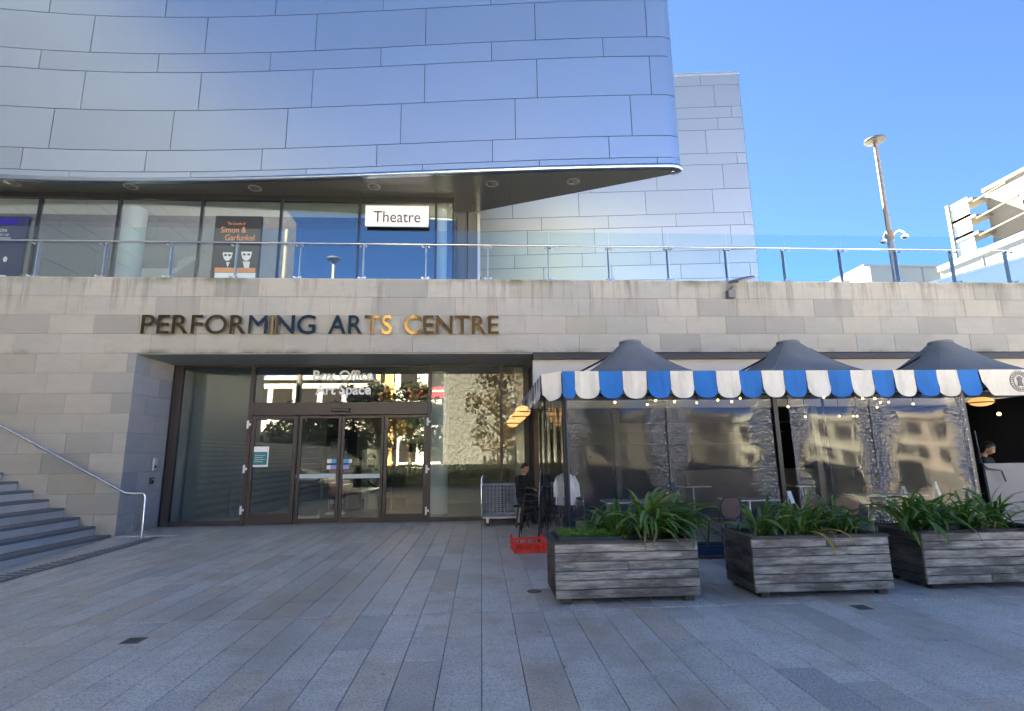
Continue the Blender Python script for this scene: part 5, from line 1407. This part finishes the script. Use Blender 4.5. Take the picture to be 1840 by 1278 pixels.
# ================================================================== FAR BUILDINGS ON THE RIGHT
mat('podium_white', (.17,.165,.15), .8)
fc_ = thing('apartment_block', 'sunlit cream apartment block with side balconies far beyond the balustrade', 'building', (64, 55, 5))
M['cream_b'] = mat('cream_facade', (.16,.152,.128), .8); M['shut'] = mat('shutter_beige', (.095,.083,.062), .7); M['dkw'] = mat('dark_window', (.03,.026,.026), .2)
BX = 60.0
def bx(px, py): return at(px, py, X=BX)
top = bx(1800, 327); zt_ = bx(1772, 344).z; yf = bx(1768, 344).y
MB().box(BX, 20, -.5, BX+22, yf, zt_).build('wall', M['cream_b'], fc_)
MB().box(BX-.2, 20, zt_, BX+22, yf+.1, zt_+.4).build('parapet', M['cream_b'], fc_)
def win(x0, y0, x1, y1, m, fr_=True):
    a, b = bx(x0, y0), bx(x1, y1); ya, yb = sorted((a.y, b.y)); za, zb = sorted((a.z, b.z))
    mb = MB(); mb.box(BX-.12, ya, za, BX+.02, yb, zb); o = mb.build('window', m, fc_)
    for yy in (ya, yb, (ya+yb)/2): mb = MB(); mb.box(BX-.2, yy-.08, za, BX-.12, yy+.08, zb); mb.build('shutter_frame', M['cream_b'], o)
hs_ = zt_ - 5
for fl_, zf in enumerate((zt_-6.0, zt_-11.5, zt_-17)):
    for k in range(4):
        ya = yf - 4 - 6.2*k; mb = MB(); mb.box(BX-.06, ya-4.8, zf, BX+.05, ya, zf+2.9); o = mb.build('window', M['shut'] if (k+fl_) % 2 else M['dkw'], fc_)
        for yy in (ya-4.8, ya-2.4, ya): mb = MB(); mb.box(BX-.16, yy-.1, zf-.1, BX-.06, yy+.1, zf+3.0); mb.build('shutter_frame', M['cream_b'], o)
        mb = MB(); mb.box(BX-.14, ya-4.8, zf+.9, BX-.06, ya, zf+1.0); mb.build('rail', M['dkw'], o)
    MB().box(BX-.25, 20, zf-1.3, BX-.0, yf, zf-.5).build('string_course', M['cream_b'], fc_)
# balcony stack at the far end: white fin, slabs and glass fronts
zb_ = bx(1776, 455).z
MB().box(BX-2.3, yf+2.6, zb_-3, BX-1.9, yf+3.0, zt_-.4).build('balcony_fin', bpy.data.materials['podium_white'], fc_)
for k in range(4):
    z = zb_ + (zt_-zb_-1.0)*k/3.0
    MB().box(BX-2.2, yf-.5, z-.2, BX+.0, yf+3.0, z+.1).build('balcony_slab', M['cream_b'], fc_)
    if k < 3:
        MB().box(BX-2.1, yf+.2, z+.15, BX-2.05, yf+2.6, z+2.6).build('balcony_glass', mat('balcony_glass', (.30,.36,.40), .1) if 'balcony_glass' not in bpy.data.materials else bpy.data.materials['balcony_glass'], fc_)
        MB().tube([(BX-2.1, yf-.5, z+1.6),(BX-2.1, yf-6.5+k, z+1.9)], .12, 6).build('awning_arm', M['shut'], fc_)
# pale podium with long sloping skyline and slate glass roof edge
pd = thing('podium_building', 'long pale building with a rising roofline below the apartment block', 'building', (50, 50, 5))
a, b, c = at(1690, 492, X=50), at(1840, 421, X=50), at(1840, 470, X=50)
y1_ = a.y; z1_ = a.z
MB().box(50, 15, 0, 56, a.y, a.z+.2).build('wall', bpy.data.materials['podium_white'], pd)
MB().box(49.8, 15, a.z+.2, 56, a.y+.1, a.z+.8).build('parapet', bpy.data.materials['podium_white'], pd)
for k in range(6): MB().box(49.93, a.y-5-6*k, 4, 50.02, a.y-4.85-6*k, a.z).build('panel_joint', M['mortar'], pd)
lw_ = thing('low_white_building', 'low white box building with a bright edge behind the balustrade', 'building', (60, 66, 5))
a, b = at(1549, 480, Y=62), at(1745, 512, Y=62); zt2 = a.z
MB().box(a.x+.9, 62, 0, b.x+10, 74, zt2).build('wall', mat('low_white', (.17,.18,.185), .7), lw_)
mb = MB(); mb.box(a.x, 61.8, 0, a.x+.9, 74, zt2+.15); mb.build('end_wall', M['white'], lw_)
MB().box(a.x, 61.7, zt2, b.x+10, 74, zt2+.25).build('roof_edge', bpy.data.materials['low_white'], lw_)
for k in range(3): MB().box(a.x+4+4*k, 61.93, zt2-5, a.x+4.1+4*k, 62.02, zt2).build('panel_joint', M['mortar'], lw_)
rp_ = thing('slate_canopy', 'blue grey sloping canopy edge rising behind the balustrade at the far side', 'canopy', (30, 34, 5))
a, b = at(1655, 515, Y=30), at(1860, 458, Y=30)
mb = MB(); mb.prism([(a.x,a.z),(b.x,b.z),(b.x,5.2),(a.x,5.2)], 30, 30.3); mb.build('canopy_face', mat('slate_blue', (.16,.24,.33), .35), rp_)
mb = MB(); mb.prism([(a.x,a.z),(b.x,b.z),(b.x,b.z+.14),(a.x,a.z+.14)], 29.9, 30.4); mb.build('canopy_edge', M['satin'], rp_)

# ================================================================== BEHIND THE CAMERA (seen in glass and steel)
lb = thing('side_building', 'tall grey panelled building above the stairs reflected in the upper glass', 'building', (-17.5, 0, 0))
gp = mat('grey_panel', (.40,.395,.38), .55, .0)
MB().box(-40, -14.5, -.5, -17.15, 15.0, 23).build('wall', M['joint'], lb)
zz = 2.6; k = 0
while zz < 22.9:
    h = (1.36, .7, 1.36)[k % 3]; y = -14.5 - (k*1.3) % 3.5
    while y < 15.0:
        ya, yb = max(y, -14.5), min(y+3.5, 15.0)
        if yb-ya > .1: MB().box(-17.15, ya+.012, zz+.012, -17.1, yb-.012, zz+h-.012).build('cladding_panel', gp, lb)
        y += 3.5
    zz += h; k += 1
sun_b = mat('sunlit_cream', (.60,.585,.53), .8); sun_w = mat('sunlit_white', (.76,.75,.70), .8)
def block(label, x0, x1, y, h, m, depth=12, cols=5, rows=3, cat='building', wcol=None, bay=.6):
    r = thing('opposite_building', label, cat, ((x0+x1)/2, y-depth/2, 0), 0, 'buildings across the plaza seen in reflections')
    MB().box(x0, y-depth, -.5, x1, y, h).build('wall', m, r)
    MB().box(x0-.3, y-depth, h, x1+.3, y+.4, h+.5).build('cornice', m, r)
    cw, rh = (x1-x0)/cols, h/rows
    for i in range(cols):
        for j in range(rows):
            xa = x0 + cw*(i+.5-bay/2); za = rh*j + rh*.22
            o = MB().box(xa, y-.02, za, xa+cw*bay, y+.03, za+rh*.6).build('window', wcol or M['dkw'], r)
            MB().box(xa-.12, y, za-.25, xa+cw*bay+.12, y+.25, za).build('sill', m, o)
    return r
block('cream verandah building across the plaza seen in the door transom', -27, -13, -34, 10.5, sun_b, 12, 5, 2, bay=.78)
block('white building with a red sign band across the plaza', -11, 3, -40, 13.5, sun_w, 12, 4, 3)
o_ = [o for o in bpy.data.objects if o.get('label', '').startswith('white building with a red')][0]
MB().box(-9.5, -39.97, 9.0, -4.5, -39.8, 10.4).build('sign_band', mat('sign_red', (.60,.03,.05), .5), o_)
block('tall golden stone tower far across the plaza', -17, -10.5, -58, 25, mat('golden_stone', (.66,.46,.20), .8), 14, 3, 6, bay=.35)
block('dark brick tower beside the golden stone tower', -10, 9, -57, 24, mat('brown_brick', (.05,.037,.027), .85), 14, 6, 6, bay=.4)
block('grey brown shop range across the plaza', 6, 27, -38, 5.8, mat('grey_brown', (.085,.08,.07), .85), 12, 4, 2, bay=.6)
block('long cream shopfront range across the plaza', 27.5, 46, -38, 5.4, sun_b, 12, 7, 2, bay=.72)
block('pale pink arcade range across the plaza', 47, 76, -40, 5.8, mat('pale_pink', (.52,.45,.41), .8), 12, 8, 2, bay=.6)
# rough relief wall
rw = thing('textured_wall', 'rough textured concrete wall lit by the sun across the plaza', 'wall', (0, -17, 0))
rm = mat('rough_concrete', (.26,.235,.20), .9); t = NT(rm); nz = t.N('TexVoronoi', inp={'Vector': t.coords((2.6,2.6,1.6)), 'Scale': 1.6}).outputs[0]; nn2 = t.noise(t.coords((1,1,1)), 5, 5, .7)
t.L(t.mix(t.rng(nn2,.4,.65,0,.7), (.14,.138,.135), (.06,.055,.045)), t.b.inputs['Base Color']); t.L(t.bump(t.math('ADD', nz, nn2), 1.0, .07), t.b.inputs['Normal'])
rr = random.Random(8); mb = MB(); hmap = {}
mb.grid(lambda u, v: (-3.2+6.0*u, -17+.07*rr.random(), 10.5*v), 60, 90); mb.f = [q[::-1] for q in mb.f]; mb.build('relief_face', rm, rw)
MB().box(-3.2, -18, -.5, 2.8, -17.02, 10.5).build('wall_core', rm, rw)
# trees across the plaza
def tree(x, y, H, label, seed, lm, nl=2600):
    r = thing('plane_tree', label, 'tree', (x, y, 0), 0, 'trees across the plaza'); rr = random.Random(seed)
    mb = MB(); mb.tube([(0,0,-.2),(.1,0,H*.3),(0,.1,H*.55),(.1,0,H*.8)], [.22,.17,.12,.04], 10)
    for k in range(7): a = k*2.4; z = H*(.32+.07*k); mb.tube([(0,0,z),(math.cos(a)*H*.14,math.sin(a)*H*.14,z+H*.1),(math.cos(a)*H*.26,math.sin(a)*H*.26,z+H*.16)], [.09,.06,.02], 6)
    mb.build('trunk', mat('bark', (.12,.09,.07), .9) if 'bark' not in bpy.data.materials else bpy.data.materials['bark'], r, smooth=True, world=False)
    cr_ = MB(); cl = [(rr.gauss(0,H*.15), rr.gauss(0,H*.15), H*(.25+.7*rr.random()), H*rr.uniform(.08,.16)) for _ in range(30)]
    for k in range(nl):
        c = rr.choice(cl); d = Vector((rr.gauss(0,1),rr.gauss(0,1),rr.gauss(0,.8))); d = d.normalized()*c[3]*rr.random()**.4; p = Vector(c[:3])+d; s = rr.uniform(.12,.24)
        u = Vector((rr.gauss(0,1),rr.gauss(0,1),rr.gauss(0,1))).normalized()*s; v = u.orthogonal().normalized()*s*.7
        cr_.quad(p-u, p+v, p+u, p-v)
    cr_.build('crown', lm, r, world=False)
dk_ = mat('hedge_leaf', (.007,.011,.006), .8); dt_ = mat('dark_tree_leaf', (.016,.028,.010), .7); gl_ = dt_; yl_ = mat('autumn_leaf', (.12,.075,.02), .7); bt_ = mat('brown_twig_leaf', (.07,.05,.03), .8)
tree(-13, -27, 9, 'dark green tree in front of the cream verandah building', 1, gl_); tree(-7.5, -29, 10, 'green tree in front of the red sign band', 2, gl_); tree(-10, -28, 8.5, 'golden autumn tree between the two green trees', 3, yl_)
tree(1.3, -13.2, 8.5, 'brown thinning tree in front of the textured wall', 14, bt_, 1100)  # added to cast shade on the wall; branches show in the reflection too
tree(9, -24, 8, 'green tree in front of the grey brown shop range', 4, gl_)
tree(-19, -27, 7, 'low green tree before the left part of the verandah building', 5, gl_); tree(-4, -27, 7.5, 'low green tree before the white building', 6, gl_); tree(-16, -25, 6, 'small green tree between the verandah building trees', 7, gl_); tree(-1, -25, 6.5, 'small green tree nearest the textured wall', 8, gl_)

# added hedge, out of view, keeps sunlit paving out of the glass reflections
hd = MB(); rr = random.Random(21)
for k in range(9000):
    x, y, z = rr.uniform(-7,16), -2.2+rr.gauss(0,.22), rr.random()**.6*1.15; s = .09
    u = Vector((rr.gauss(0,1),rr.gauss(0,1),rr.gauss(0,1))).normalized()*s; v = u.orthogonal().normalized()*s*.7; p = Vector((x,y,z)); hd.quad(p-u,p+v,p+u,p-v)
hd.box(-7,-2.4,0,16,-2.0,1.0)
tag(hd.build('added_hedge', dk_), 'long low clipped hedge across the open side of the plaza', 'hedge')
